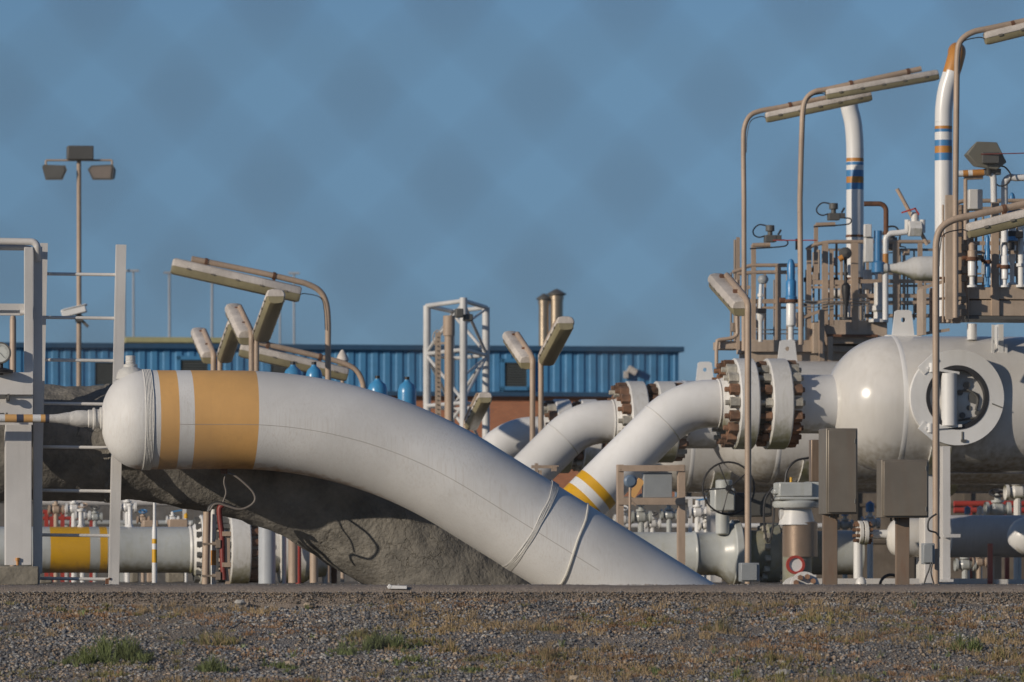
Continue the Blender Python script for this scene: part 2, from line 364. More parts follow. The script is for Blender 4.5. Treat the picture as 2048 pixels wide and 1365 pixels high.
# larger pale stones lying on the bank
for i, (px, py, s, m) in enumerate([(618, 1210, .05, 4), (375, 1248, .03, 2), (348, 1250, .028, 2), (230, 1247, .03, 2), (135, 1258, .045, 2), (578, 1330, .06, 4), (510, 1252, .045, 2), (650, 1280, .045, 2), (1120, 1290, .04, 2), (1570, 1348, .075, 2), (1765, 1225, .045, 2), (2020, 1325, .05, 2), (145, 1355, .05, 0), (1150, 1358, .06, 4), (650, 1225, .03, 2), (480, 1205, .05, 2), (1480, 1265, .05, 0)]):
    Yb = 40.0
    for it in range(20): Yb = np.clip((EYE-zb(0, Yb))*F/(py-HY), 37, 46); Yb = Yb
    # solve on the slope by bisection
    lo, hi = 36.5, 45.9
    for it in range(30):
        mid = (lo+hi)/2
        if HY+(EYE-zb((px-1024)/F*mid, mid))/mid*F > py: lo = mid
        else: hi = mid
    c = P(px, py, lo); rr = random.Random(i)
    mb = MB(); vs = []; n = 9
    rings = [(-.7, .55), (-.25, .95), (.2, .9), (.6, .55)]
    for zz, rad in rings:
        for k in range(n):
            a = k/n*6.283; q = rad*(1+.35*(rr.random()-.5))
            vs.append(c+Vector((math.cos(a)*q*s, math.sin(a)*q*s*.8, zz*s*.62+.25*s*(rr.random()-.5))))
    fs = [(j*n+k, j*n+(k+1) % n, (j+1)*n+(k+1) % n, (j+1)*n+k) for j in range(3) for k in range(n)]+[tuple(range(3*n, 4*n)), tuple(range(n-1, -1, -1))]
    mb.add(vs, fs); o = mb.build('stone', SM[m], flat=True)
    places = ['tan stone just below the kerb left of centre', 'small pale stone lying in slate gravel above the weeds', 'small pale stone beside its twin above the green weeds', 'pale stone on grey gravel left of the big weed', 'flat pale stone at the gravel left of the weeds', 'rounded tan stone near the lower edge among dry tufts', 'pale flat stone right of the small green sprigs', 'pale stone right of the flat stone on dark gravel', 'grey pointed stone beside upright dry stalks', 'largest pale lumpy stone low on the right side', 'pale bluish stone close under the kerb at right', 'white stone in dry grass at the right edge', 'dark round stone at the bottom left', 'orange tan stone at the bottom centre', 'small tan stone below the kerb in brown tufts', 'broad pale stone half buried just below the kerb', 'dark grey stone under dry tufts right of centre']
    tag(o, places[i], 'stone', 'larger stones lying on the bank')
# white scrap on kerb
mb = MB(); mb.box(P(795, 1175, 46.02), (.155, .03, .028), Matrix.Rotation(.02, 3, 'Y')); mb.box(P(779, 1173.5, 46.02), (.03, .034, .034), Matrix.Rotation(.6, 3, 'Y'))
tag(mb.build('plastic_scrap', M['white'], bevel=.004), 'small white plastic offcut lying on the kerb edge', 'plastic scrap')

# weeds and dry grass
def leafmat(n, c):
    m = paint(n, c, .7, streak=0, mottle=.35, bump=0, spec=.25); return m
GM = [leafmat('green_weed', (.135, .165, .065)), leafmat('dry_grass', (.35, .255, .14)), leafmat('red_brown_weed', (.33, .20, .115)), leafmat('olive_weed', (.22, .20, .08)), leafmat('bright_weed', (.17, .21, .08))]
def solveY(px, py):
    lo, hi = 36.5, 45.95
    for it in range(30):
        mid = (lo+hi)/2
        if HY+(EYE-zb((px-1024)/F*mid, mid))/mid*F > py: lo = mid
        else: hi = mid
    return lo
def blades(cs, hs, spread, cnt, wid, lean=.7):
    V = []; Fc = []
    for (c, h) in zip(cs, hs):
        N = cnt; a = np.random.rand(N)*6.28; rr = spread*np.abs(np.random.randn(N))*.6
        bx = c[0]+np.cos(a)*rr; by = c[1]+np.sin(a)*rr; bz = np.full(N, c[2])
        a2 = a+np.random.randn(N)*.8; L = h*np.random.uniform(.25, 1.25, N)*np.exp(-(rr/(spread*1.4+1e-6))**2*.7); ln = np.random.rand(N)*lean
        dx = np.cos(a2)*ln; dy = np.sin(a2)*ln
        wx = np.random.randn(N); wy = np.random.randn(N)*.4; q = np.sqrt(wx**2+wy**2); wx *= wid/q; wy *= wid/q
        m1 = np.stack([bx+dx*L*.35, by+dy*L*.35, bz+L*.55], 1)
        tp = np.stack([bx+dx*L, by+dy*L, bz+L*(1-ln*.35)], 1)
        b0 = np.stack([bx, by, bz], 1); W = np.stack([wx, wy, 0*wx], 1)
        o = len(V)*0
        V.append(np.stack([b0-W*.5, b0+W*.5, m1+W*.6, m1-W*.6, tp+W*.12, tp-W*.12], 1).reshape(-1, 3))
    V = np.concatenate(V); n = len(V)//6
    f = (np.array([(0,1,2,3),(3,2,4,5)])[None]+6*np.arange(n)[:, None, None]).reshape(-1, 4)
    return V, f
def tufts(name, label, cat, N, mat, hr, spread, cnt, wid, dens, lean=.7):
    cs = []; hs_ = []
    while len(cs) < N:
        x = random.uniform(-4.6, 4.6); y = random.uniform(37.3, 45.9)
        if random.random() < dens(x, y): cs.append((x, y, zb(x, y)-.003)); hs_.append(random.uniform(*hr))
    V, f = blades(cs, hs_, spread, cnt, wid, lean)
    o = np_mesh(name, V, f, [mat], np.zeros(len(f))); tag(o, label, cat, kind='stuff'); return o
nz = lambda x, y, s, o: noise.noise(Vector((x*s, y*s*.8, o)))
tufts('dry_grass', 'dry straw coloured grass scattered over the right of the bank', 'dry grass', 1100, GM[1], (.03, .085), .06, 26, .0035, lambda x, y: max(0, nz(x, y, .9, 1)*2+.1+(x > .2)*.30-(x < -1)*.25), 1.0)
tufts('brown_weeds', 'low reddish brown weeds matting the gravel', 'weeds', 1000, GM[2], (.02, .05), .08, 34, .004, lambda x, y: max(0, nz(x, y, .8, 9)*2+.02+(x > -.5)*.22), 1.3)
tufts('olive_weeds', 'low olive green weeds between the stones', 'weeds', 700, GM[3], (.02, .06), .07, 32, .0045, lambda x, y: max(0, nz(x, y, .8, 17)*2.2-.1+(y < 41.8)*.25), 1.2)
tufts('green_sprigs', 'small bright green sprigs low on the bank', 'weeds', 90, GM[4], (.03, .08), .03, 14, .005, lambda x, y: max(0, nz(x, y, .9, 31)*2-.05+(y < 41.5)*.2), .8)
clumps = [(720, 1278, .09, .12, 3, 'pale olive weed above the low green weed left of centre', 180), (560, 1338, .06, .12, 4, 'low green weed between the two bottom left weeds', 160), (820, 1325, .07, .12, 4, 'low bright weed just below the straw tuft', 180), (1100, 1262, .07, .10, 3, 'olive weed behind the straw stalks', 140), (1290, 1345, .06, .14, 4, 'low bright green weed at the bottom right of centre', 160), (215, 1318, .20, .19, 0, 'largest leafy green weed low on the left', 420), (165, 1328, .12, .09, 0, 'green weed left of the largest weed', 160), (262, 1322, .14, .11, 0, 'green weed right of the largest weed', 200), (425, 1345, .13, .11, 0, 'bright green weed at the bottom left of centre', 200), (430, 1290, .14, .12, 3, 'wispy pale olive weed above the bottom green weed', 110), (765, 1300, .13, .20, 0, 'broad green weed left of centre', 520), (690, 1310, .08, .14, 4, 'low green weed left of the broad weed', 200), (850, 1290, .07, .14, 3, 'low olive weed right of the broad weed', 200), (900, 1305, .13, .05, 1, 'upright straw tuft right of the green weeds', 90), (1100, 1320, .16, .05, 1, 'upright straw stalks at the centre of the bank', 80), (1935, 1300, .13, .10, 0, 'dark green weed on the far right', 120), (2010, 1320, .12, .12, 1, 'straw coloured tuft in the lower right corner', 160), (1440, 1265, .17, .08, 3, 'tall thin olive weed right of centre', 70), (1560, 1325, .06, .22, 3, 'low spreading olive weed behind the largest pale stone', 260), (1640, 1240, .07, .28, 3, 'wide olive brown weed just below the kerb at right', 320), (940, 1345, .09, .06, 4, 'bright green weed at the bottom centre', 110)]
for px, py, h, sp, mi, lab, cnt in clumps:
    Yc = solveY(px, py); c = P(px, py, Yc)
    ns = max(4, int(sp*150)); cs = []; hh = []
    for q in range(ns):
        ax_, ay_ = np.random.randn()*sp*.75, np.random.randn()*sp*.8
        cs.append((ax_, ay_, zb(c.x+ax_, Yc+ay_)-c.z-.004)); hh.append(h*(.35+.75*math.exp(-(ax_/sp)**2))*random.uniform(.5, 1.1))
    V, f = blades(cs, hh, .03, int(cnt*2.2/ns)+6, .0038, 1.0)
    alt = {0: 4, 4: 0, 3: 1, 1: 3}[mi]; nb = len(f)//2; pick = np.repeat((np.random.rand(nb) < .25).astype(int), 2)
    o = np_mesh('weed', V, f, [GM[mi], GM[alt]], pick); o.location = c; tag(o, lab, 'weed', 'weed clumps on the bank')

# ------------------------------------------------------------------ chain link fence right in front of the lens
def fence():
    Yf = 2.27; pit = 357*u(Yf); x0 = P(363, 187, Yf).x; z0 = P(363, 187, Yf).z
    root = T('chain_link_fence', 'galvanised chain link fence close to the viewer, blurred into soft diamonds', 'fence', (0, Yf, -1.55))
    mb = MB()
    zt = z0+pit*5; nz_ = 58
    for k in range(-34, 35):
        pts = []; rr = []
        for j in range(nz_):
            z = zt-j*pit/2; x = x0+pit*k+(pit/2 if j % 2 else 0); o = 1 if j % 2 else -1
            yy = Yf+.0015*o
            for dz, dx, q in ((.006, -.0045*o, .0015), (.0015, -.0004*o, .0027), (-.0015, -.0004*o, .0027), (-.006, -.0045*o, .0015)):
                pts.append(Vector((x+dx, yy, z+dz))); rr.append(q*.74)
        mb.tube(pts, rr, 4)
        mb.tube([Vector((2*(x0+pit*k)-p.x, 2*Yf-p.y, p.z)) for p in pts], rr, 4)
    mb.build('wire_mesh', M['fence_wire'], root)
    for x in (-2.35, 2.2):
        mb = MB(); mb.cyl((x, Yf+.03, -1.6), (x, Yf+.03, .68), .024, 12); mb.build('post', M['alum'], root)
    mb = MB(); mb.cyl((-2.45, Yf+.03, .62), (2.3, Yf+.03, .62), .02, 12); mb.build('top_rail', M['alum'], root)
M['fence_wire'] = paint('dull_fence_wire', (.10, .098, .095), .6, metal=.2, streak=0, bump=0)
fence()

# ------------------------------------------------------------------ front white pipe
def front_pipe():
    Y0, px0 = 50.0, 600; k = u(Y0); r = 98.5*k
    f = lambda x, y: SP(x, y, Y0, px0)
    root = T('pipeline_riser', 'huge capped white pipe with orange bands curving down into the ground', 'pipe', gl(f(300, 840)))
    R0 = 875; cx, cy = 470, 840+R0
    line = [(x, 840) for x in list(np.linspace(278, 470, 40))]
    marks = [313, 350, 380, 507]
    line = [(278, 840), (283, 840), (300, 840), (313, 840), (313.3, 840), (350, 840), (350.3, 840), (380, 840), (380.3, 840), (430, 840), (470, 840)]
    a507 = math.degrees(math.asin(37/R0))
    for a in [0.8, a507, a507+.02]+list(np.linspace(3.5, 32, 30)): line.append((cx+R0*math.sin(R(a)), cy-R0*math.cos(R(a))))
    ex, ey = line[-1]
    for t in (60, 120, 200, 300, 400, 520, 700): line.append((ex+t*math.cos(R(32)), ey+t*math.sin(R(32))))
    pts = [f(*p) for p in line]
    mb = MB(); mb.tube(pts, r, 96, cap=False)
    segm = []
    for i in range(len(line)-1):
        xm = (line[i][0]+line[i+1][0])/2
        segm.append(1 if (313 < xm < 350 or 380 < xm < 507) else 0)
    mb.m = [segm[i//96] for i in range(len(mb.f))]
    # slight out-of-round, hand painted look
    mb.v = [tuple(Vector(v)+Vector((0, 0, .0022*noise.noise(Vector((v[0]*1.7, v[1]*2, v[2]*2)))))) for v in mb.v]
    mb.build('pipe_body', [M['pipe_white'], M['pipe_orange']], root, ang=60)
    # domed cap
    mb = MB(); prof = []
    for i in range(26):
        a = R(90*i/25)
        prof.append((r*math.sin(a)**.88 if i else 0, -78*k*math.cos(a)**1.05 if i < 25 else 0))
    mb.lathe(prof, f(281, 840), A1, 96); mb.build('domed_end_cap', M['pipe_white'], root, ang=60)
    # taped weld
    mb = MB(); n = 96; rng = random.Random(3)
    for j, dx in enumerate([284, 287, 290, 293, 296, 299]):
        ps = []
        for q in range(72):
            a = 2*math.pi*q/72
            off = .0015*noise.noise(Vector((math.cos(a)*3, math.sin(a)*3, j*1.7)))
            rr = r+.003+.0015*noise.noise(Vector((a*6, j*3.1, 0)))
            ps.append(f(dx, 840)+A1*off*1.6+(UP*math.cos(a)+B1*math.sin(a))*rr)
        mb.tube(ps, .0075, 6, closed=True)
    mb.build('taped_weld', M['tape'], root)
    # second wrap and rope on the sloping part
    d = Vector((math.cos(R(32))*A1.x, math.cos(R(32))*A1.y, -math.sin(R(32)))); nrm = B1; up2 = nrm.cross(d)*-1
    up2 = d.cross(nrm); up2 = up2 if up2.z > 0 else -up2
    c0 = f(1061, 1051)
    mb = MB()
    for j in range(7):
        ps = []
        for q in range(72):
            a = 2*math.pi*q/72
            off = (j-3)*.0125*(1+.5*math.sin(a))+.010*noise.noise(Vector((math.cos(a)*2, math.sin(a)*2, j*1.3)))
            ps.append(c0+d*(off-.02*math.cos(a))+(up2*math.cos(a)+B1*math.sin(a))*(r+.004))
        mb.tube(ps, .0048, 6, closed=True)
    mb.build('strap_wrap', M['tape'], root)
    mb = MB(); ps = []
    for q in range(90):
        a = 2*math.pi*q/90
        off = .03*noise.noise(Vector((math.cos(a)*1.6, math.sin(a)*1.6, 4)))+.09*(1-math.cos(a))
        ps.append(f(1119, 1090)+d*off+(up2*math.cos(a)+B1*math.sin(a))*(r+.006))
    mb.tube(ps, .011, 6, closed=True); mb.build('white_rope', M['rope'], root)
    # seam lines along the front
    mb = MB()
    for (i0, off) in ((5, .052),):
        ps = []
        for i in range(i0, len(pts)-3):
            t_ = (pts[i+1]-pts[i]).normalized(); dn = t_.cross(B1); dn = dn if dn.z < 0 else -dn
            an = off/r; ps.append(pts[i]-B1*math.cos(an)*(r+.0006)+dn*math.sin(an)*(r+.0006))
        mb.tube(ps, .0022, 6)
    mb.build('seam_line', M['seam'], root)
    # top nozzle
    c = f(261, 748); mb = MB()
    mb.lathe([(30*k, -.03), (26*k, 7*k), (22*k, 13*k), (16*k, 16*k), (14*k, 17*k), (14*k, 22*k), (12*k, 23*k), (9.5*k, 24*k), (10.3*k, 27*k), (9.5*k, 29*k), (10.3*k, 32*k), (9.5*k, 34*k), (10*k, 39*k), (9*k, 40*k), (0, 40.5*k)], c-UP*4*k, UP, 24)
    mb.build('vent_stub', M['tape'], root)
    # side reducer running left into the small striped pipe
    mb = MB(); c = f(208, 838)
    prof = [(24*k, .0), (23*k, 8*k), (19*k, 9*k), (19*k, 18*k), (22*k, 18.5*k), (22*k, 22*k), (18*k, 23*k), (18*k, 31*k), (17*k, 32*k), (16*k, 33*k), (17*k, 40*k), (16.5*k, 55*k), (13*k, 68*k), (12.5*k, 70*k), (13*k, 72*k), (9*k, 92*k), (8.2*k, 104*k), (8.2*k, 109*k)]
    mb.lathe(prof, c, -A1, 32); mb.build('reducer', M['tape2'], root)
    mb = MB(); c2 = c-A1*109*k
    cuts = [0, 3, 9, 20, 21, 22, 32, 33, 52, 66, 87, 92, 130, 200]; mt = [0, 2, 2, 2, 1, 1, 0, 1, 2, 2, 1, 0, 0]
    cuts = [0, 8, 17, 33, 51, 65, 88, 220]; mt = [2, 1, 0, 1, 2, 1, 0]
    pr = []; mm = []
    for i in range(len(cuts)-1):
        pr += [(8.2*k, cuts[i]*k), (8.2*k, cuts[i+1]*k-.0005)]; mm += [mt[i], mt[i]]
    mb.lathe(pr, c2, -A1, 24, mats=mm[:len(pr)-1]); mb.build('striped_pipe', [M['white'], M['pipe_orange'], M['navy']], root)
    # underside lug and hanging cables
    mb = MB(); c = f(448, 942); mb.box(c+UP*.0, (.055, .05, .05)); mb.build('underside_lug', M['rust'], root)
    mb = MB(); g = lambda x, y, dy=0: P(x, y, c.y+dy)
    mb.tube(smoothpts([g(455, 946), g(470, 952), g(490, 968), g(506, 985), g(510, 1000), g(500, 1012), g(480, 1019), g(455, 1013), g(440, 1008), g(428, 1010), g(420, 1022)], 5), .010, 8)
    mb.tube(smoothpts([g(452, 944), g(448, 965), g(452, 985), g(446, 1005)], 5), .007, 8)
    mb.build('cable', M['cable'], root)
M['seam'] = paint('seam_grey', (.40, .37, .34), .6, streak=0)
M['cover_d'] = paint('weathered_cover', (.22, .215, .20), .6, streak=.3, mottle=.4, bump=.5, speck=.5, pcol=(.06,.055,.05))
M['rope'] = paint('white_rope', (.62, .60, .54), .8, streak=.1, scol=(.4, .28, .12), bump=.4)
M['tape2'] = paint('thick_white_paint', (.60, .585, .555), .5, streak=.08, bump=.5, bscale=35)
M['navy'] = paint('navy_paint', (.05, .06, .10), .5, streak=.05)
M['cable'] = paint('dusty_cable', (.16, .14, .125), .6, streak=0)
front_pipe()

# ------------------------------------------------------------------ concrete coated pipe behind
def coated_pipe():
    Y0, px0 = 51.15, 600; k = u(Y0); r = 112*k
    f = lambda x, y: SP(x, y, Y0, px0)
    root = T('concrete_coated_pipe', 'thick rough grey concrete coated pipe behind the white pipe', 'pipe', gl(f(300, 886)))
    R0 = 912; a1 = 36; ax = 230; ay = 887
    line = [(x, ay) for x in np.linspace(-120, ax, 80)]
    for a in np.linspace(0, a1, 60)[1:]: line.append((ax+R0*math.sin(R(a)), ay+R0-R0*math.cos(R(a))))
    ex, ey = line[-1]
    for t in np.linspace(0, 520, 70)[1:]: line.append((ex+t*math.cos(R(a1)), ey+t*math.sin(R(a1))))
    pts = [f(*p) for p in line]; n = 120
    mb = MB(); mb.tube(pts, r, n, cap=True)
    out = []
    for i, v in enumerate(mb.v):
        v = Vector(v); c = pts[i//n]; d = (v-c).normalized()
        q = v*1.0
        h = .03*noise.noise(q*2.2)+.012*noise.noise(q*7)+.026*noise.ridged_multi_fractal(q*3.2, 1.0, 2.1, 5, 1.0, 2.0)*(.4+noise.noise(q*1.1+Vector((5, 5, 5))))
        out.append(tuple(v+d*h))
    mb.v = out
    mb.build('concrete_coating', M['coat'], root, ang=180)
    # lumpy mortar joint collars
    for (x, y, a, am) in [(218, 887, 0, 1), (470, 887+912-912*math.cos(math.asin(240/912)), 15.3, .35), (672, 887+912-912*math.cos(math.asin(442/912)), 29, .35)]:
        c = f(x, y); d = (A1*math.cos(R(a))-UP*math.sin(R(a))).normalized(); n2 = d.cross(B1); mb = MB(); vs = []; NN = 90; W = 10
        for i in range(W):
            t = (i/(W-1)-.5)
            for q in range(NN):
                an = 2*math.pi*q/NN; rr = r*1.0+.028*am*(1-(2*t)**2)+.02*am*noise.noise(Vector((t*5, math.cos(an)*7, math.sin(an)*7)))+.012*am*noise.noise(Vector((t*14, math.cos(an)*20, math.sin(an)*20)))
                if i in (0, W-1): rr = r*.97
                vs.append(c+d*(t*.13+.03*noise.noise(Vector((math.cos(an)*3, math.sin(an)*3, x))))+(n2*math.cos(an)+B1*math.sin(an))*rr)
        mb.add(vs, [(i*NN+q, i*NN+(q+1) % NN, (i+1)*NN+(q+1) % NN, (i+1)*NN+q) for i in range(W-1) for q in range(NN)])
        mb.build('mortar_collar', M['coat'], root, ang=180)
coated_pipe()

# ------------------------------------------------------------------ left frame and ladder
def ladder():
    Y = 50.22; k = u(Y)
    root = T('steel_ladder', 'tall white steel ladder standing behind the pipe cap', 'ladder', gl(P(145, 1168, Y)))
    g = lambda x, y, Y=Y: P(x, y, Y)
    for (xt, yt, xb, wdt) in ((82, 487, 66, 13), (234, 490, 219, 18)):
        mb = MB(); a = g(xt, yt); b = g(xb, 1169); 
        rot = RZ @ Matrix.Rotation(math.atan2(xt-xb, 1169-yt)*1.0, 3, 'Y')
        L = (a-b).length
        mb.box((a+b)/2, (wdt*k*.22, .085, L), rot)
        off = Vector((wdt*k*.5, .042, 0))
        mb.box((a+b)/2+RZ@Vector((wdt*k*.5, -.038, 0)), (wdt*k, .008, L), rot)
        mb.box((a+b)/2+RZ@Vector((wdt*k*.5, .038, 0)), (wdt*k, .008, L), rot)
        mb.build('stile', M['white_frame'], root)
    for y in (549, 636, 721, 808, 895, 982, 1071, 1158):
        t = (y-490)/680; mb = MB(); mb.cyl(g(84-16*t, y-1, Y-.0), g(232-15*t, y+1, Y+.02), 3.3*k, 10); mb.build('rung', M['white_frame'], root)
    mb = MB(); mb.box(g(219, 1163), (.07, .07, .05)); mb.cyl(g(219, 1160, Y-.05), g(219, 1156, Y-.05), .012, 6); mb.build('foot_bracket', M['rust'], root)
ladder()
def frame():
    Y = 49.95; k = u(Y); g = lambda x, y, dy=0: P(x, y, Y+dy)
    root = T('platform_frame', 'white painted steel platform frame at the left edge with handrails', 'steel frame', gl(g(38, 1131)))
    mb = MB(); mb.box((g(36, 850)+g(36, 1131))/2, (52*k, .16, 281*k)); mb.build('column', M['white_frame'], root, bevel=.004)
    mb = MB(); mb.box(g(2, 820, .02), (126*k, .14, 62*k)); mb.build('lower_beam', M['white_frame'], root, bevel=.004)
    mb = MB(); mb.box(g(0, 768, -.02), (130*k, .18, 45*k)); mb.build('upper_beam', M['white_frame'], root, bevel=.004)
    mb = MB(); mb.box((g(58, 495)+g(56, 746))/2, (17*k, .07, 251*k)); mb.build('rail_post', M['white_frame'], root, bevel=.003)
    mb = MB(); mb.box((g(76, 500)+g(70, 1140))/2+Vector((0, .12, 0)), (18*k, .06, 655*k)); mb.build('rear_post', M['white_frame'], root, bevel=.003)
    mb = MB(); mb.tube([g(-80, 482), g(0, 483)]+arc_px((62, 497), 13, 90, 10, 8, g)+[g(76, 520, .08)], 7*k, 14); mb.build('handrail', M['white_frame'], root)
    mb = MB(); mb.tube([g(-80, 495, .1), g(48, 496, .1), g(62, 498, .1)], 5.5*k, 12); mb.build('handrail', M['white_frame'], root)
    mb = MB(); mb.box(g(-10, 614), (150*k, .012, 13*k)); mb.build('knee_rail', M['white_frame'], root)
    mb = MB(); mb.box(g(-20, 626, .06), (130*k, .06, 10*k)); mb.cyl(g(40, 625, .03), g(52, 625, .03), .022, 12); mb.build('knee_rail', M['white_frame'], root)
    mb = MB(); mb.cyl(g(35, 1131, -.09), g(35, 1120, -.09), .011, 8); mb.cyl(g(35, 1122, -.09), g(35, 1116, -.09), .02, 6); mb.build('anchor_bolt', M['orange'], root)
    mb = MB(); mb.box(g(24, 1152), (100*k, .42, 38*k)); o = mb.build('concrete_plinth', M['concrete_b'], bevel=.012); tag(o, 'stained concrete plinth under the white steel column', 'concrete plinth')
    # stair / gauge
    gr = T('pressure_gauge', 'round white dial gauge at the left edge beside the frame', 'gauge', g(0, 745, -.14))
    mb = MB(); mb.lathe([(0, .0), (19*k, .0), (19*k, .002)], g(0, 706, -.20), Vector((0, 1, 0)), 32)
    mb.build('dial', M['gauge'], gr)
    mb = MB(); mb.lathe([(18.5*k, -.006), (21.5*k, -.006), (21.5*k, .05), (12*k, .07), (0, .07)], g(0, 706, -.20), Vector((0, 1, 0)), 32); mb.build('case', M['dgrey'], gr)
    mb = MB()
    for i in range(30):
        a = R(-135+270*i/29); r0, r1 = (14.0*k, 17*k) if i % 5 else (12*k, 17*k)
        c = g(0, 706, -.203); e = lambda rr: c+Vector((math.sin(a)*rr, 0, math.cos(a)*rr)); mb.bar(e(r0), e(r1), .0015, .001, Vector((0, 1, 0)))
    mb.bar(g(0, 706, -.204), g(9, 716, -.204), .003, .001, Vector((0, 1, 0)))
    mb.build('markings', M['black'], gr)
    mb = MB(); mb.cyl(g(2, 725, -.15), g(2, 750, -.15), .02); mb.lathe([(0, -4*k), (26*k, -2*k), (27*k, 3*k), (10*k, 8*k), (0, 9*k)], g(0, 744, -.15), UP, 24); mb.build('mount', M['black'], gr)
    for (y, s, lab) in ((794, 1, 'upper'), (830, .8, 'lower')):
        v = T('needle_valve', lab+' small dark needle valve on the white frame at left edge', 'valve', g(5, y, -.13), 'needle valves on the left frame')
        mb = MB(); mb.box(g(2, y, -.12), (16*k*s, .04, 9*k*s)); mb.cyl(g(4, y+1, -.13), g(16*s, y+2, -.13), .009*s, 8); mb.build('valve_body', M['dgrey'], v)
        mb = MB(); mb.cyl(g(15*s, y+2, -.13), g(19*s, y+2, -.13), 8*k*s, 12); mb.build('handle', M['dgrey'], v)
frame()
# beige background post left
mb = MB(); mb.tube([P(26, 632, 60), P(26, 640, 60), P(26, 1168, 60)], [5*u(60), 6.5*u(60), 6.5*u(60)], 14)
tag(mb.build('steel_post', M['beige']), 'plain beige round post behind the white frame at left edge', 'post')
# conduits under the white pipe
def conduits():
    Y = 50.3; k = u(Y); g = lambda x, y, dy=0: P(x, y, Y+dy)
    root = T('cable_post', 'beige conduit post with clamps and red sleeve below the orange band', 'conduit post', gl(g(413, 1168)))
    mb = MB(); mb.cyl(g(414, 1024), g(411, 1169), 7.5*k, 14); mb.build('conduit', M['beige'], root)
    mb = MB(); mb.box((g(454, 1068)+g(456, 1169))/2, (9*k, .03, 101*k)); mb.build('angle_post', M['beige'], root)
    mb = MB(); mb.tube(smoothpts([g(446, 1010, -.02), g(439, 1018, -.02), g(440, 1040, -.02), g(444, 1075, -.02), g(445, 1120, -.02), g(448, 1160, -.02)], 5), 5.5*k, 12); mb.build('red_sleeve', M['red_s'], root)
    mb = MB(); mb.tube(smoothpts([g(417, 1024), g(421, 1014), g(432, 1008), g(450, 1010), g(470, 1018)], 5), 5*k, 10); mb.build('cable', M['black'], root)
    mb = MB(); mb.box((g(435, 1070)+g(435, 1165))/2, (4*k, .03, 95*k)); mb.build('bracket_rail', M['dgrey'], root)
    for y in (1088, 1152):
        mb = MB(); mb.box(g(417, y, -.03), (26*k, .012, 4*k)); mb.cyl(g(424, y, -.04), g(438, y, -.04), .018, 8); mb.box(g(436, y, -.04), (9*k, .04, 16*k)); mb.build('clamp', M['beige_s'], root)
    for y in (1068, 1130):
        mb = MB(); mb.box(g(453, y, -.03), (18*k, .03, 9*k)); mb.build('clip', M['beige'], root)
    r2 = T('striped_conduit', 'thin white conduit with an orange band among the clamps', 'conduit', gl(g(427, 1168, .1)))
    mb = MB(); mb.lathe([(5.5*k, 0), (5.5*k, 38*k), (5.5*k, 38.2*k), (5.5*k, 68*k), (5.5*k, 68.2*k), (5.5*k, 150*k)], g(427, 1169, .1), UP, 14, mats=[0, 0, 1, 0, 0]); mb.build('tube', [M['white'], M['orange']], r2)
conduits()

# ------------------------------------------------------------------ lamps
def fixture(root, A, B, w_, h_, up=UP):
    A = Vector(A); B = Vector(B); d = (B-A).normalized(); sd = d.cross(up).normalized(); uu = sd.cross(d).normalized()
    def loft(prof, taper, inset):
        L = (B-A).length; mbx = MB(); vs = []; secs = [(0, taper), (inset, 1), (L-inset, 1), (L, taper)]; n = len(prof)
        for t, sc_ in secs:
            for (x, z) in prof: vs.append(A+d*t+sd*x*w_*sc_+uu*z*h_*(sc_ if True else 1))
        fs = [(i*n+j, i*n+(j+1) % n, (i+1)*n+(j+1) % n, (i+1)*n+j) for i in range(3) for j in range(n)]+[tuple(range(n-1, -1, -1)), tuple(3*n+j for j in range(n))]
        mbx.add(vs, fs); return mbx
    loft([(-.5, .0), (.5, .0), (.5, .22), (.40, .44), (.18, .52), (-.18, .52), (-.40, .44), (-.5, .22)], .86, .03).build('housing', M['lamp_body'], root, bevel=.004)
    loft([(-.46, -.004), (-.44, -.30), (-.34, -.46), (-.15, -.52), (.15, -.52), (.34, -.46), (.44, -.30), (.46, -.004)], .86, .04).build('diffuser', M['lamp_glass'], root)
    L = (B-A).length
    for q in range(5):
        c = A+d*L*(.12+.19*q)
        for sgn in (-1, 1): MB().box(c+sd*sgn*w_*.51+uu*h_*.0, (.045, .012, .022), Matrix((d, sd, uu)).transposed()).build('clip', M['clipm'], root)
def arm_lamp(lab, Y, px, by, path, fa, fb, rp, h_=.17, clamps=(), cable=True, base=None):
    k = u(Y); f = lambda x, y: SP(x, y, Y, px)
    root = T('area_lamp', lab, 'lamp', gl(P(px, 1168, Y)), 'fluorescent lamps on bent beige poles')
    pts = [P(px, base or HY+(EYE)*F/Y, Y)]+[f(*p) for p in path[:1]]+smoothpts([f(*p) for p in path], 6)[1:]
    MB().tube(pts, rp*k, 14).build('bent_pole', M['beige'], root)
    A = f(*fa); B = f(*fb); fixture(root, A, B, h_*1.05, h_)
    for c in clamps:
        mb = MB(); a = f(*c); q = 1.25*rp*k; dirv = (B-A).normalized()
        mb.cyl(a-dirv*.02, a+dirv*.02, rp*k*1.25, 12); mb.box(a-UP*rp*k*1.5, (.04, .03, rp*k*2.4)); mb.build('clamp', M['rust'], root)
    if cable:
        mb = MB(); p0 = path[0]
        e = B if abs(B.x-pts[0].x) < abs(A.x-pts[0].x) else A
        s = 1 if e.x > pts[0].x else -1
        ey = HY-(e.z-EYE)*F/e.y; q_ = lambda x, y: P(x, y, Y-.06)
        mb.tube(smoothpts([e+UP*.0, e+Vector((-s*.07, 0, .015)), q_(px+s*(rp+9), ey+6), q_(px+s*(rp+1.5), ey+32), q_(px+s*rp*.9, ey+70)], 6), .006, 6); mb.build('cable', M['black'], root)
    return root
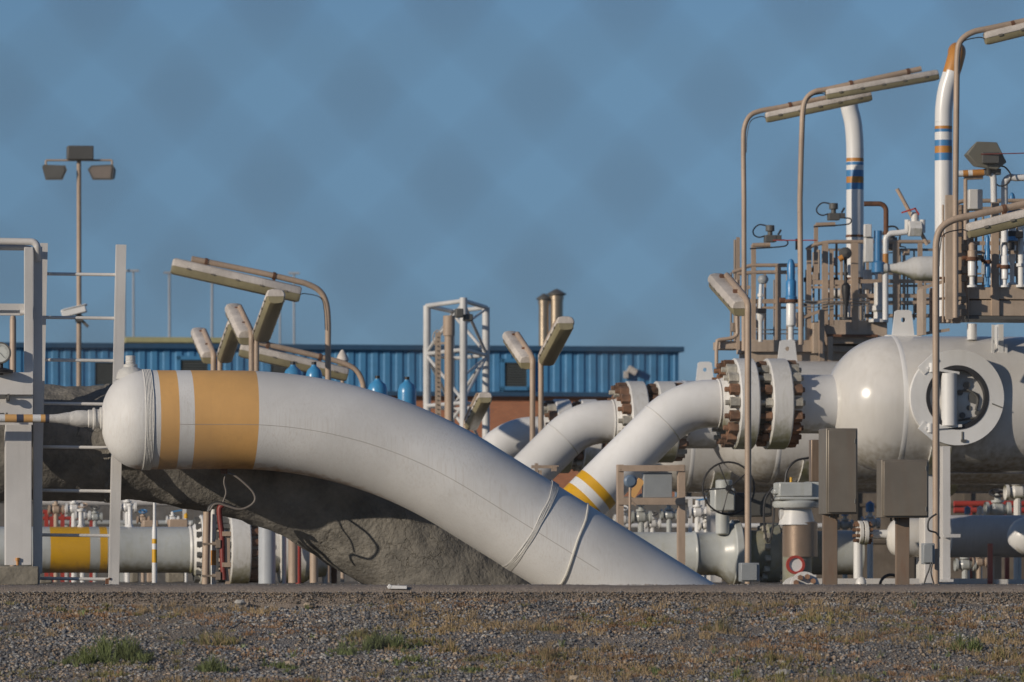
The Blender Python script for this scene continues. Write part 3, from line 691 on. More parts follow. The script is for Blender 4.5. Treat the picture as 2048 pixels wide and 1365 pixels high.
arm_lamp('long lamp left of centre whose arm points up left above the blue wall', 78, 656, 0, [(656, 700), (656, 640), (652, 605), (640, 583), (618, 570), (590, 562), (520, 546), (383, 518)], (344, 532), (600, 590), 6, .215, [(412, 524), (548, 552)])
arm_lamp('low long lamp just over the white pipe beside the blue bottles', 82, 726, 0, [(728, 800), (725, 765), (713, 742), (690, 728), (640, 714), (515, 685)], (480, 700), (695, 750), 5.5, .195, [(535, 690), (640, 714)], cable=False)
arm_lamp('tall lamp furthest left on the right, its housing ending behind the next lamp', 75, 1488, 0, [(1488, 400), (1487, 290), (1489, 255), (1500, 232), (1522, 222), (1560, 215), (1640, 198), (1700, 186)], (1532, 236), (1742, 192), 5, .135, [(1580, 211)], base=702)
arm_lamp('tall lamp whose complete housing crosses the top of the striped vent pipe', 74.6, 1602, 0, [(1600, 400), (1603, 290), (1606, 222), (1613, 198), (1630, 184), (1660, 178), (1740, 160), (1842, 138)], (1652, 190), (1876, 150), 5.5, .135, [(1702, 168), (1816, 144)], base=690)
arm_lamp('highest lamp in the top right corner cut off by the frame', 62, 1911, 0, [(1911, 400), (1913, 200), (1915, 110), (1922, 82), (1945, 65), (1980, 57), (2060, 40), (2160, 18)], (1970, 78), (2200, 22), 6, .14, [(2025, 49)], base=636)
arm_lamp('nearest lamp pole at right with cropped housing over the white vessel', 55, 1872, 0, [(1872, 700), (1872, 520), (1874, 478), (1884, 455), (1908, 440), (1950, 430), (2050, 408), (2150, 385)], (1936, 463), (2210, 395), 7, .15, [(2008, 418)])
def end_lamp(lab, Y, px, py, away, L=1.35, tilt=15, rp=5.5, h_=.17):
    k = u(Y); s = 1 if away else -1
    root = T('area_lamp', lab, 'lamp', gl(P(px, 1168, Y)), 'short looking lamps seen end on')
    top = P(px, py, Y); d = (B1*s*math.cos(R(tilt))+UP*math.sin(R(tilt)))
    base = gl(top); pts = [base, Vector((top.x, top.y, top.z-.25))]+smoothpts([Vector((top.x, top.y, top.z-.15)), top+UP*.0, top+d*.12+UP*.05, top+d*.4+UP*.06], 5)+[top+d*(L*.85)+UP*.07]
    MB().tube(pts, rp*k, 12).build('bent_pole', M['beige'], root)
    side = A1*(-.05 if away else .06)
    A = top+d*.10+UP*-.05+side; fixture(root, A, A+d*L, h_*1.2, h_)
    for t in (.25, .8): c = top+d*(.1+L*t)+UP*.05; MB().box(c+side*.5, (.09, .05, .05)).build('clamp', M['rust'], root)
end_lamp('lamp facing away, left of the pair over the orange band', 83, 427, 712, True, 1.6, h_=.2)
end_lamp('lamp facing the viewer, right of the pair over the orange band', 83, 440, 712, False, 1.6, h_=.2)
end_lamp('lamp facing away, left of the taller pair beside the long lamp', 76, 503, 672, True, 1.7, h_=.21)
end_lamp('lamp facing the viewer with yellowed glass, tucked under the long lamp', 76, 513, 668, False, 1.7, h_=.21)
end_lamp('lamp facing away, left of the pair in front of the brick wall', 76, 1065, 722, True, 1.55, h_=.19)
end_lamp('lamp facing the viewer, right of the pair in front of the flues', 76, 1082, 716, False, 1.6, h_=.2)
end_lamp('small lamp facing the viewer beside the white lattice tower', 80, 932, 848, False)
end_lamp('lamp facing away on the pole with a junction box, left of the platforms', 58, 1496, 612, True, rp=6.5)
# junction boxes on poles
def jbox(lab, px, py, w_, h_, Y, mat='grey_box'):
    k = u(Y); r_ = T('junction_box', lab, 'junction box', P(px, py, Y))
    mb = MB(); mb.box(P(px, py, Y), (w_*k, .14, h_*k)); mb.build('box', M[mat], r_, bevel=.01)
    mb = MB(); mb.box(P(px, py, Y-.08), (w_*k*.86, .02, h_*k*.86)); mb.build('cover', M[mat], r_, bevel=.006)
    return r_
jb = jbox('square grey junction box at the foot of the lamp pole left of the valves', 1498, 1145, 38, 38, 57.8)
jb = jbox('small grey junction box low on the nearest lamp pole', 1856, 1108, 22, 42, 54.8)
mb = MB(); g = lambda x, y: P(x, y, 54.7)
mb.tube(smoothpts([g(1873, 1028), g(1858, 1040), g(1857, 1060), g(1872, 1066), g(1880, 1078)], 5), .009, 8)
mb.tube(smoothpts([g(1862, 1125), g(1858, 1140), g(1852, 1155), g(1848, 1169)], 5), .008, 8); mb.tube(smoothpts([g(1866, 1125), g(1862, 1145), g(1868, 1169)], 5), .007, 8)
tag(mb.build('hanging_cables', M['black']), 'loose black cables hanging around the nearest lamp pole', 'cable')

# ------------------------------------------------------------------ elbows, flanges, vessels
def fl(mb, c, ax, r, th, bore):
    e = r*.03; mb.lathe([(bore, 0), (r-e, 0), (r, e), (r, th-e), (r-e, th), (bore, th)], c, ax, 64)
def vessel_line(i, Y1, s, labs):
    # s: scale relative to the nearest line; pixel x positions measured in the photo
    k = u(Y1); ya = HY-350*66/Y1
    X = {0: 1465, 1: 1251, 2: 1106}[i]; px0 = X
    f = lambda x, y: SP(x, y, Y1, px0)
    q = lambda d: X+d*s
    c0 = f(X, ya)
    ax = A1
    # elbow thing
    root = T('pipe_elbow', labs[0], 'pipe elbow', gl(f(q(-250), 1168)), 'white elbows feeding the vessels')
    R0 = 135*s; cx = q(-45); cy = ya+R0
    line = [(q(-18), ya), (q(-30), ya), (cx, ya)]
    for a in np.linspace(0, 45, 16)[1:]: line.append((cx-R0*math.sin(R(a)), cy-R0*math.cos(R(a))))
    ex, ey = line[-1]; ts = [5, 40, 80]
    L0 = (1197-(1420-135*.7071))*-1
    tb = [ (1291+36-1197)*1.4142*s, (1327-1184)*1.4142*s, (1327-1171)*1.4142*s, (1327-1158)*1.4142*s ]
    # distances along the slope from the arc end (1324.5, 847.5)
    tb = [180*s, 198*s, 216*s, 236*s]
    allT = [20*s, 100*s]+[tb[0], tb[0]+.3, tb[1], tb[1]+.3, tb[2], tb[2]+.3, tb[3], tb[3]+.3]+[300*s, 460*s]
    for t in allT: line.append((ex-t*.7071, ey+t*.7071))
    n = 64; mb = MB(); mb.tube([f(*p) for p in line], 48*s*k, n, cap=False)
    if i == 0:
        for j in range(len(line)-1):
            tm = (math.hypot(line[j][0]-ex, line[j][1]-ey)+math.hypot(line[j+1][0]-ex, line[j+1][1]-ey))/2
            if line[j+1][0] < ex and (tb[0] < tm < tb[1] or tb[2] < tm < tb[3]):
                for b in range(n): mb.m[j*n+b] = 1
    mb.build('bend', [M['white'], M['yellow']], root, ang=60)
    mb = MB()
    for dx in (-30, ):
        mb.lathe([(47*s*k, -2.5*s*k), (50*s*k, -1*s*k), (50*s*k, 1*s*k), (47*s*k, 2.5*s*k)], f(q(dx), ya), ax, 64)
    cc = f(ex, ey); dd = (A1*.7071+UP*.7071); mb.lathe([(47.5*s*k, -2*s*k), (49*s*k, 0), (47.5*s*k, 2*s*k)], cc, dd, 64)
    mb.build('weld_seam', M['white_flange'], root)
    mb = MB(); mb.lathe([(48*s*k, -30*s*k), (50*s*k, -26*s*k), (58*s*k, -6*s*k), (62*s*k, 0)], c0, ax, 64); mb.build('weld_neck', M['white_flange'], root)
    mb = MB(); fl(mb, c0, ax, 91*s*k, 40*s*k, 40*s*k); mb.build('flange', M['white_flange'], root, ang=30)
    # vessel thing
    v = T('pressure_vessel', labs[1], 'vessel', gl(f(q(500), 1168)), 'horizontal white pressure vessels')
    f2 = c0+ax*66*s*k
    mb = MB(); fl(mb, f2, ax, 91*s*k, 42*s*k, 40*s*k); mb.build('flange', M['white_flange'], v, ang=30)
    mb = MB(); mb.lathe([(60*s*k, 38*s*k), (66*s*k, 42*s*k), (62*s*k, 62*s*k), (59*s*k, 70*s*k), (59*s*k, 150*s*k)], f2, ax, 64); mb.build('nozzle', M['white'], v)
    mb = MB(); mb.lathe([(60*s*k, 39*s*k), (60*s*k, 67*s*k)], c0, ax, 64); mb.build('spacer_ring', M['dgrey'], root)
    nb = 18
    for b in range(nb):
        a = 2*math.pi*(b+.5)/nb; o_ = (UP*math.cos(a)+B1*math.sin(a))*77*s*k
        mb = MB(); mb.mi = 0
        mb.cyl(c0+o_-ax*30*s*k, c0+o_+ax*132*s*k, 5.2*s*k, 8)
        mb.cyl(c0+o_-ax*20*s*k, c0+o_-ax*1*s*k, 11.5*s*k, 6); mb.cyl(c0+o_+ax*109*s*k, c0+o_+ax*126*s*k, 11.5*s*k, 6)
        mb.cyl(c0+o_+ax*52*s*k, c0+o_+ax*65*s*k, 9.5*s*k, 6)
        mb.build('stud_bolt', M['rust_nut'] if (b*7+i*3) % 9 not in (1, 4, 6) else M['nut_pale'], v)
    # shell
    r = 138*s*k; tx = 1790-1465; c = c0+ax*tx*s*k
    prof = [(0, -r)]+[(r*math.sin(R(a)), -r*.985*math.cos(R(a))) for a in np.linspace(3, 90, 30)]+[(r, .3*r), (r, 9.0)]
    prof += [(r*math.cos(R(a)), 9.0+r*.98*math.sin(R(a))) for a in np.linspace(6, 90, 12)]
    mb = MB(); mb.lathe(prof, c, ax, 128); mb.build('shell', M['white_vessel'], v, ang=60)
    mb = MB()
    for t in (0, ): mb.lathe([(r*.997, t-.035), (r+.003, t-.02), (r+.003, t+.02), (r*.997, t+.035)], c, ax, 128)
    mb.build('girth_weld', M['white'], v)
    # lifting lug
    lc = c+ax*(24, 43, 54)[i]*s*k+UP*(r-(0, .03, .03)[i]); w0, w1, h_ = 24*s*k, 17*s*k, 52*s*k; dz = -10*s*k
    mb = MB(); t_ = .02; hr = 5*s*k; hc = (0, h_*.62)
    outer = [(-w0, dz), (w0, dz), (w1, h_-3*s*k), (w1-3*s*k, h_), (-w1+3*s*k, h_), (-w1, h_-3*s*k)]
    # ring of quads between the outline and the hole
    N = 24; ov = []; hv = []
    for j in range(N):
        a = 2*math.pi*j/N; dx, dz_ = math.cos(a), math.sin(a)
        best = 1e9
        for m_ in range(len(outer)):
            (x1, y1), (x2, y2) = outer[m_], outer[(m_+1) % len(outer)]
            x1 -= hc[0]; x2 -= hc[0]; y1 -= hc[1]; y2 -= hc[1]
            den = dx*(y2-y1)-dz_*(x2-x1)
            if abs(den) < 1e-12: continue
            t = (x1*(y2-y1)-y1*(x2-x1))/den; ss = (x1*dz_-y1*dx)/den
            if t > 0 and -1e-6 <= ss <= 1+1e-6: best = min(best, t)
        ov.append((hc[0]+dx*best, hc[1]+dz_*best)); hv.append((hc[0]+dx*hr, hc[1]+dz_*hr))
    for sgn in (-1, 1):
        vs = [lc+ax*x+UP*z+B1*t_*sgn for x, z in ov+hv]
        mb.add(vs, [(j, (j+1) % N, N+(j+1) % N, N+j) for j in range(N)])
    for ring in (ov, hv):
        vs = [lc+ax*x+UP*z-B1*t_ for x, z in ring]+[lc+ax*x+UP*z+B1*t_ for x, z in ring]
        mb.add(vs, [(j, (j+1) % N, N+(j+1) % N, N+j) for j in range(N)])
    mb.build('lifting_lug', M['white'], v, ang=30)
    mb = MB(); mb.box(lc+UP*(-.006), (70*s*k, .16, .03)); mb.build('pad_plate', M['white'], v)
    # legs
    for t in (.45, 3.8, 7.5):
        g0 = c+ax*t; mb = MB(); hgt = g0.z-r*.8
        mb.box(Vector((g0.x, g0.y, hgt/2)), (.05, .30, hgt)); mb.box(Vector((g0.x, g0.y, hgt/2))-B1*.15, (.16, .016, hgt)); mb.box(Vector((g0.x, g0.y, hgt/2))+B1*.15, (.16, .016, hgt)); mb.build('leg', M['white_frame'], v)
        mb = MB(); cr = []; 
        for a in np.linspace(-52, 52, 14):
            for rr in (r*.99, r+.035):
                for wv in (-.12, .12): cr.append(g0+(-UP*math.cos(R(a))+B1*math.sin(R(a)))*rr+ax*wv)
        fs = []
        for j in range(13):
            o = j*4; fs += [(o, o+1, o+5, o+4), (o+3, o+2, o+6, o+7), (o+2, o, o+4, o+6), (o+1, o+3, o+7, o+5)]
        mb.add(cr, fs); mb.build('saddle', M['white_flange'], v)
    return v, c, r, k
v1, c1, r1, k1 = vessel_line(0, 66, 1.0, ('nearest white elbow with two yellow bands', 'nearest white vessel with round manhole at the right'))
v2, c2, r2_, k2 = vessel_line(1, 73.6, .897, ('middle white elbow crossed by a soft shadow', 'middle white vessel mostly hidden behind the bolted flange'))
v3, c3, r3_, k3 = vessel_line(2, 81, .815, ('furthest white elbow seen against the brick wall', 'furthest white vessel, only its lug and lower side showing'))

# manhole on the nearest vessel
def manhole():
    k = k1; mr = 95*k
    cc = SP(1880, 800, 66, 1465); cc = cc-B1*(r1*1.0)       # at the shell's front
    ax = (-B1).normalized(); c = cc-ax*.12
    M['recess'] = M['dgrey']
    mb = MB(); mb.lathe([(72*k, -.45), (72*k, .10), (mr, .10), (mr, .19), (62*k, .19), (60*k, .17), (60*k, .02)], c, ax, 72); mb.build('manhole_flange', M['white'], v1, ang=30)
    mb = MB(); mb.lathe([(60*k, .10), (57*k, .04), (53*k, .02), (50*k, .04), (0, .05)], c+ax*.0, ax, 64); o = mb.build('manhole_cover', M['cover_d'], v1, ang=30)
    p = lambda x, y, d=.2: c+A1*((x-1912)*k)+UP*((800-y)*k)+ax*d
    mb = MB(); mb.lathe([(64*k, .188), (64*k, .196), (56*k, .196), (55*k, .05), (60*k, .05)], c, ax, 64); mb.build('gasket_ring', M['black'], v1, ang=30)
    mb = MB(); mb.tube([p(1896, 752, .17), p(1896, 856, .17)], 16*k, 24); mb.build('hinge_cylinder', M['white'], v1)
    for (a, b, e, h) in (((1850, 742), (1915, 752), (1838, 748), (1868, 720)), ((1846, 862), (1920, 856), (1838, 855), (1866, 878))):
        mb = MB(); mb.bar(p(*a), p(*b), .04, .03); mb.cyl(p(a[0]+10, a[1]-10, .2), p(a[0]+10, a[1]+8, .2), .035, 12); mb.bar(p(*e, .18), p(*h, .18), .05, .11); mb.build('hinge_bracket', M['white'], v1)
    mb = MB()
    for (x, y, rr) in ((1920, 790, 6), (1934, 775, 7), (1938, 820, 5), (1948, 800, 12), (1955, 830, 5), (1925, 835, 6)):
        mb.cyl(p(x, y, .06), p(x, y, .13), rr*k, 10)
    mb.tube(smoothpts([p(1915, 790, .12), p(1935, 785, .14), p(1955, 800, .14), p(1952, 825, .13)], 5), .015, 8)
    mb.tube([p(1918, 845, .1), p(1960, 838, .12)], .012, 8)
    mb.build('latch_mechanism', M['dgrey'], v1)
    mb = MB(); mb.bar(p(1982, 812, .2), p(2003, 820, .2), .012, .012); mb.cyl(p(1922, 868, .19), p(1922, 885, .19), .012, 8); mb.box(p(1924, 886, .2), (.06, .03, .03)); mb.build('latch_pin', M['dgrey'], v1)
    mb = MB(); mb.lathe([(mr*.985, .19), (mr*1.0, .195), (mr*1.005, .10)], c, ax, 64)
    # moss stain pad under davit and bracket legs above
    q = lambda x, y, d=0: SD(x, y, 66, 1465, d)
    # platform supports standing on the shell
    for x in (1998, ):
        mb = MB(); mb.box((q(x, 650, .45)+q(x, 738, .45))/2, (10*k, .2, 88*k)); mb.box((q(x-12, 650, .55)+q(x-12, 738, .55))/2, (5*k, .02, 88*k)); mb.box((q(x+14, 690, .55)+q(x+14, 738, .55))/2, (5*k, .02, 50*k)); mb.box(q(x, 738, .5), (46*k, .2, 4*k)); mb.build('platform_bracket', M['white'], v1)
    mb = MB(); mb.cyl(q(1944, 648, .3), q(1944, 680, .3), 10*k, 16); mb.build('stub', M['white'], v1)
    mb = MB(); mb.lathe([(r1*1.001, -.30), (r1*1.003, -.28), (r1*1.003, .28), (r1*1.001, .30)], c1+A1*(205*k), A1, 96)
manhole()

# vessel 1 white steel column in front
def hcol(lab, px, y0, y1, Y, wpx):
    k = u(Y); a, b = P(px, y0, Y), P(px, y1, Y); mb = MB(); c = (a+b)/2; h = a.z-b.z
    mb.box(c, (.014, wpx*k*1.6, h)); mb.box(c-B1*wpx*k*.8, (wpx*k, .016, h)); mb.box(c+B1*wpx*k*.8, (wpx*k, .016, h))
    mb.box(Vector((c.x, c.y, .03)), (wpx*k*1.8, wpx*k*2.2, .03)); mb.box(P(px+14, (1072), Y-.1), (34*k, .03, 7*k))
    tag(mb.build('steel_column', M['white_frame']), lab, 'column')
hcol('white steel column standing under the nearest vessel at right', 1890, 893, 1166, 64.6, 15)

# ------------------------------------------------------------------ vent stacks
def stack(lab, Y, path, r, bands, top_orange=None):
    k = u(Y); base = P(path[-1][0], 1168, Y)
    root = T('vent_stack', lab, 'vent pipe', P(path[-1][0], path[-1][1], Y), 'striped white vent pipes')
    pts = smoothpts([P(*(list(p_[:2])+[Y+(p_[2] if len(p_) > 2 else 0)])) for p_ in path[:-1]], 8)
    mb = MB(); mb.tube(pts, r*k, 32); 
    if top_orange:
        for fi, f_ in enumerate(mb.f):
            z = sum(mb.v[i][2] for i in f_)/len(f_); py = HY-(z-EYE)/k
            if py < top_orange: mb.m[fi] = 1
    mb.build('upper_bend', [M['white'], M['orange']], root, ang=60)
    x0, y0 = path[-2]; x1, y1 = path[-1]
    cuts = sorted(set([y0, y1]+[b for s in bands for b in s[:2]])); prof = []; mm = []
    for a, b in zip(cuts[:-1], cuts[1:]):
        mi = 0
        for s in bands:
            if s[0] <= (a+b)/2 <= s[1]: mi = s[2]
        prof += [(r*k, -(a-y0)*k), (r*k, -(b-y0)*k+1e-4)]; mm += [mi, mi]
    mb = MB(); mb.lathe(prof, P(x0, y0, Y), UP, 32, mats=mm[:len(prof)-1]); mb.build('striped_pipe', [M['white'], M['orange'], M['blue']], root, ang=60)
    mb = MB()
    for py in (y1-165, y1-80): mb.lathe([(r*k, 0), (r*k+.008, 0), (r*k+.008, .03), (r*k, .03)], P(x1, py, Y), UP, 24)
    mb.build('pipe_clamp', M['rust'], root)
stack('striped vent pipe topped under the lamp housing', 76.4, [(1697, 203), (1700, 220), (1706, 245), (1709, 275), (1710, 300), (1710, 640)], 17.5, [(317, 324, 1), (325, 331, 2), (341, 354, 2), (354, 367, 1), (367, 380, 2)])
stack('tallest striped vent pipe with an orange tip', 66, [(1913, 104, .42), (1914, 103, .22), (1913, 111, .06), (1905, 140), (1893, 180), (1888, 215), (1887, 245), (1887, 640)], 17.5, [(253, 259, 1), (259, 265, 2), (281, 293, 2), (293, 307, 1), (307, 322, 2)], 143)

# ------------------------------------------------------------------ platforms on the vessels
def rail_set(root, Y, f, tops, posts, flats, rw=4.0):
    k = u(Y)
    for t in tops: MB().tube(smoothpts([f(*p) for p in t], 4), rw*k, 10).build('top_rail', M['beige'], root)
    for (x, y0, y1, w_) in posts:
        a, b = f(x, y0), f(x, y1); mb = MB(); mb.box((a+b)/2, (w_*k, w_*k*.6, (a-b).z)); mb.build('rail_post', M['beige'], root)
    for (x0, x1, y, h_) in flats: MB().bar(f(x0, y), f(x1, y), .012, h_*k).build('mid_rail', M['beige'], root)
def platform_a():
    Y = 75.5; k = u(Y); f = lambda x, y, d=0: SD(x, y, Y, 1600, -d)
    root = T('access_platform', 'beige railed platform over the middle vessel left of the vent pipes', 'platform', f(1600, 700))
    g = lambda x, y: f(x, y)
    # decks: stacked channel beams
    mb = MB(); mb.box(f(1558, 695, .4), (148*k, .9, 24*k)); mb.box(f(1558, 717, .42), (140*k, .8, 20*k)); mb.build('deck_beam', M['beige_d'], root, bevel=.006)
    mb = MB(); mb.box(f(1695, 661, .5), (130*k, 1.0, 34*k)); mb.box(f(1720, 684, .52), (180*k, .9, 14*k)); mb.build('deck_beam', M['beige_d'], root, bevel=.006)
    mb = MB(); mb.box(f(1650, 712, .5), (330*k, .5, 20*k)); mb.box(f(1700, 700, .45), (200*k, .6, 12*k)); mb.box(f(1455, 692, .3), (44*k, .5, 16*k)); mb.build('deck_beam', M['beige_d'], root, bevel=.006)
    mb = MB(); mb.box(f(1630, 677, -.05), (13*k, .2, 61*k)); mb.build('end_box', M['beige_d'], root, bevel=.006)
    for x, y0, y1, w_ in ((1643, 620, 748, 10), (1660, 674, 748, 10)):
        mb = MB(); mb.box((f(x, y0, -.3)+f(x, y1, -.3))/2, (w_*k, .06, (y1-y0)*k)); mb.build('hanger', M['beige'], root)
    mb = MB(); mb.box(f(1700, 672, .0), (110*k, .1, 5*k)); mb.box(f(1700, 700, .9), (170*k, .1, 34*k)); mb.build('under_deck', M['rust'], root)
    for x, w_ in ((1683, 5), (1735, 5), (1808, 5), (1700, 4), (1575, 4), (1530, 4)):
        y0, y1 = (500, 660) if x > 1600 else (545, 690); mb = MB(); mb.box((f(x, y0, 1.3)+f(x, y1, 1.3))/2, (w_*k, .04, (y1-y0)*k)); mb.build('rail_post', M['beige'], root)
    for y in (500, 548, 572, 608, 632): mb = MB(); mb.bar(f(1655, y, 1.35), f(1870, y, 1.35), .02, 5*k); mb.build('mid_rail', M['beige_s'], root)
    for x, y0, y1, r_ in ((1487, 560, 700, 2.2), (1495, 545, 690, 1.6), (1601, 560, 700, 2.4), (1612, 540, 690, 1.8), (1627, 505, 650, 2.2), (1672, 505, 640, 1.8), (1673, 480, 660, 2.5), (1728, 500, 650, 2.4), (1745, 560, 650, 2), (1788, 560, 650, 2), (1815, 540, 640, 1.8)):
        MB().cyl(f(x, y0, .5), f(x, y1, .5), r_*k, 8).build('riser_tube', M['beige_s'] if int(x) % 2 else M['alum'], root)
    for x, y in ((1600, 500), (1600, 545), (1612, 560), (1627, 540), (1495, 600), (1672, 560), (1500, 640), (1612, 610), (1655, 590), (1790, 600)):
        MB().box(f(x, y, .2), (8*k, .06, 9*k)).build('clamp', M['black'], root)
    mb = MB(); mb.bar(f(1598, 638), f(1642, 622), .08, 6*k); mb.bar(f(1640, 645, -.1), f(1655, 690, -.1), .05, 6*k); mb.build('brace', M['beige'], root)
    rail_set(root, Y, g,
        [[(1465, 545), (1480, 540), (1500, 532), (1530, 531), (1597, 531)], [(1475, 548), (1520, 545), (1590, 545)], [(1613, 500), (1625, 492), (1655, 485), (1700, 484), (1860, 484)], [(1435, 682), (1440, 680), (1472, 672), (1474, 640), (1474, 560)], [(1435, 680), (1433, 700), (1433, 735)]],
        [(1476, 475, 700, 7), (1507, 490, 700, 9), (1556, 534, 690, 11), (1618, 495, 700, 9), (1650, 486, 650, 12), (1709, 486, 660, 14), (1663, 500, 650, 8), (1632, 450, 560, 8), (1792, 486, 690, 12), (1760, 500, 650, 7), (1840, 486, 660, 9)],
        [(1500, 1597, 603, 9), (1500, 1597, 616, 5), (1620, 1710, 565, 9), (1620, 1710, 575, 5), (1620, 1860, 605, 6), (1710, 1870, 563, 8), (1710, 1870, 592, 8), (1470, 1500, 575, 7)], 3.8)
    mb = MB(); mb.tube([f(1505, 491), f(1540, 490)], 4.5*k, 10); mb.tube([f(1632, 450), f(1670, 449)], 4.5*k, 10); mb.build('conduit', M['beige'], root)
    mb = MB()
    for y in (660, 668): mb.tube([f(1510, y, .2), f(1605, y, .2)], 1.2*k, 6)
    for y in (600, 606, 612): mb.tube(smoothpts([f(1600, y, -.1), f(1630, y+3, -.1), f(1660, y-2, -.1), f(1740, y, -.1)], 4), 1*k, 6)
    mb.build('instrument_tube', M['alum'], root)
    mb = MB(); mb.bar(f(1595, 478, -.3), f(1595, 500, -.3), .05, .05); mb.build('cable_tie', M['black'], root)
platform_a()
def platform_b():
    Y = 64.6; k = u(Y); f = lambda x, y, d=0: SD(x, y, Y, 1900, -d)
    root = T('access_platform', 'beige railed platform on top of the nearest vessel at the right edge', 'platform', f(1960, 640))
    g = lambda x, y: f(x, y)
    mb = MB(); mb.box(f(2050, 588, .35), (290*k, .7, 29*k)); mb.box(f(2050, 620, .36), (285*k, .68, 31*k)); mb.build('deck_beam', M['beige_d'], root, bevel=.006)
    mb = MB(); mb.box(f(2060, 640, .4), (300*k, .9, 6*k)); mb.build('deck_plate', M['dgrey'], root)
    rail_set(root, Y, g, [[(1913, 408), (1925, 403), (1960, 402), (2200, 402)], [(1917, 420), (1960, 418), (2200, 418)]],
        [(1990, 404, 632, 15), (1920, 410, 600, 8), (1903, 398, 640, 11), (1932, 430, 575, 8), (2140, 404, 600, 14)],
        [(1925, 2200, 487, 8), (1925, 2200, 505, 7)], 4.2)
    # slanted ladder cage panel left of platform
    mb = MB(); mb.box(f(1843, 625), (7*k, .3, 92*k)); mb.box(f(1862, 622, .1), (5*k, .05, 90*k)); mb.bar(f(1840, 578), f(1898, 560), .06, 7*k); mb.bar(f(1845, 600), f(1895, 597), .04, 5*k); mb.bar(f(1845, 668), f(1898, 660), .06, 6*k); mb.box(f(1900, 640, .1), (40*k, .1, 14*k))
    mb.build('side_panel', M['beige_d'], root)
    mb = MB()
    for x, r_ in ((1896, 4), (1926, 3), (1936, 2.5), (1886, 2.2)): mb.tube([f(x, 410, -.05), f(x, 645, -.05)], r_*k, 8)
    for y in (440, 470, 510, 545, 590, 615): mb.box(f(1924, y, -.08), (14*k, .05, 8*k))
    mb.build('conduit', M['beige'], root)
    mb = MB()
    for y in (495, 540, 557, 600, 625): mb.box(f(1928, y, -.14), (9*k, .05, 13*k))
    mb.build('clamp', M['black'], root)
    mb = MB(); mb.box(f(1955, 595, -.3), (2, .01, .01)); 
platform_b()
# valves and instruments
def relief(lab, px, y0, y1, Y, w_, top='bluep', low='white', split=.5):
    k = u(Y); root = T('relief_valve', lab, 'valve', P(px, y1, Y), 'slender relief valves on the platforms')
    ym = y0+(y1-y0)*split; c = P(px, y1, Y); h1 = (y1-ym)*k; ht = (y1-y0)*k; w2 = w_*k
    mb = MB(); mb.lathe([(w2*.9, 0), (w2*.9, .02), (w2*.45, .03), (w2*.45, h1*.35), (w2*.75, h1*.4), (w2*.75, h1*.9), (w2*.5, h1)], c, UP, 20); mb.build('valve_body', M[low], root)
    mb = MB(); h2 = ht-h1; mb.lathe([(w2*.95, h1), (w2*.95, h1+h2*.08), (w2*.8, h1+h2*.1), (w2*.8, h1+h2*.45), (w2*.6, h1+h2*.5), (w2*.62, h1+h2*.85), (w2*.35, h1+h2*.97), (0, ht)], c, UP, 20); mb.build('bonnet', M[top], root)
    mb = MB(); mb.lathe([(w2*1.15, h1-.03), (w2*1.15, h1+.01), (0, h1+.01)], c, UP, 12); mb.cyl(c+UP*h1-A1*w2*1.8, c+UP*h1+A1*w2*.5, w2*.4, 8); mb.build('joint_flange', M['rust'], root)
relief('blue topped relief valve behind the left rail', 1582, 518, 684, 74.8, 13, split=.5)
relief('white valve column behind the rail right of the vent pipe', 1758, 540, 642, 75.9, 13, top='white', split=.55)
relief('tan fitting column on the right platform left of its middle post', 1944, 485, 575, 64.4, 11, top='beige', split=.35)
relief('blue tube column on the right platform near its first post', 1975, 470, 575, 64.5, 7, top='bluep', low='bluep')
relief('tall blue topped relief valve at the right edge of the platform', 2024, 385, 570, 64.9, 10, split=.35)
relief('white twin column right of the middle post', 2010, 490, 575, 64.2, 9, top='white', low='white')
def actuator(lab, px, py, Y, s=1):
    k = u(Y); root = T('valve_actuator', lab, 'actuator', P(px, py, Y), 'dark valve actuators above the rails')
    g = lambda x, y, d=0: P(px+x*s, py+y*s, Y+d)
    mb = MB(); mb.box(g(0, 0), (22*s*k, .14, 14*s*k)); mb.box(g(14, -2), (16*s*k, .1, 10*s*k)); mb.cyl(g(0, -5), g(0, -16), 5*s*k, 12); mb.cyl(g(0, -15), g(0, -27), 9*s*k, 14); mb.build('housing', M['dgrey'], root, bevel=.006)
    mb = MB(); mb.tube(smoothpts([g(-6, -26), g(-22, -28), g(-33, -18), g(-32, -8), g(-22, -3), g(-10, -6)], 6), 1.4*s*k, 6); mb.tube(smoothpts([g(20, 2), g(34, 4), g(34, 12), g(20, 16), g(-40, 20)], 6), 1.4*s*k, 6); mb.tube([g(16, -8), g(22, -18)], 2*s*k, 6); mb.build('cable_loop', M['black'], root)
actuator('dark actuator with cable loop above the left rail', 1540, 478, 75.1)
actuator('dark actuator with fittings left of the striped vent pipe', 1667, 434, 75.3, 1.0)
actuator('dark control unit hanging behind the rail right of the striped vent pipe', 1783, 492, 77, .8)
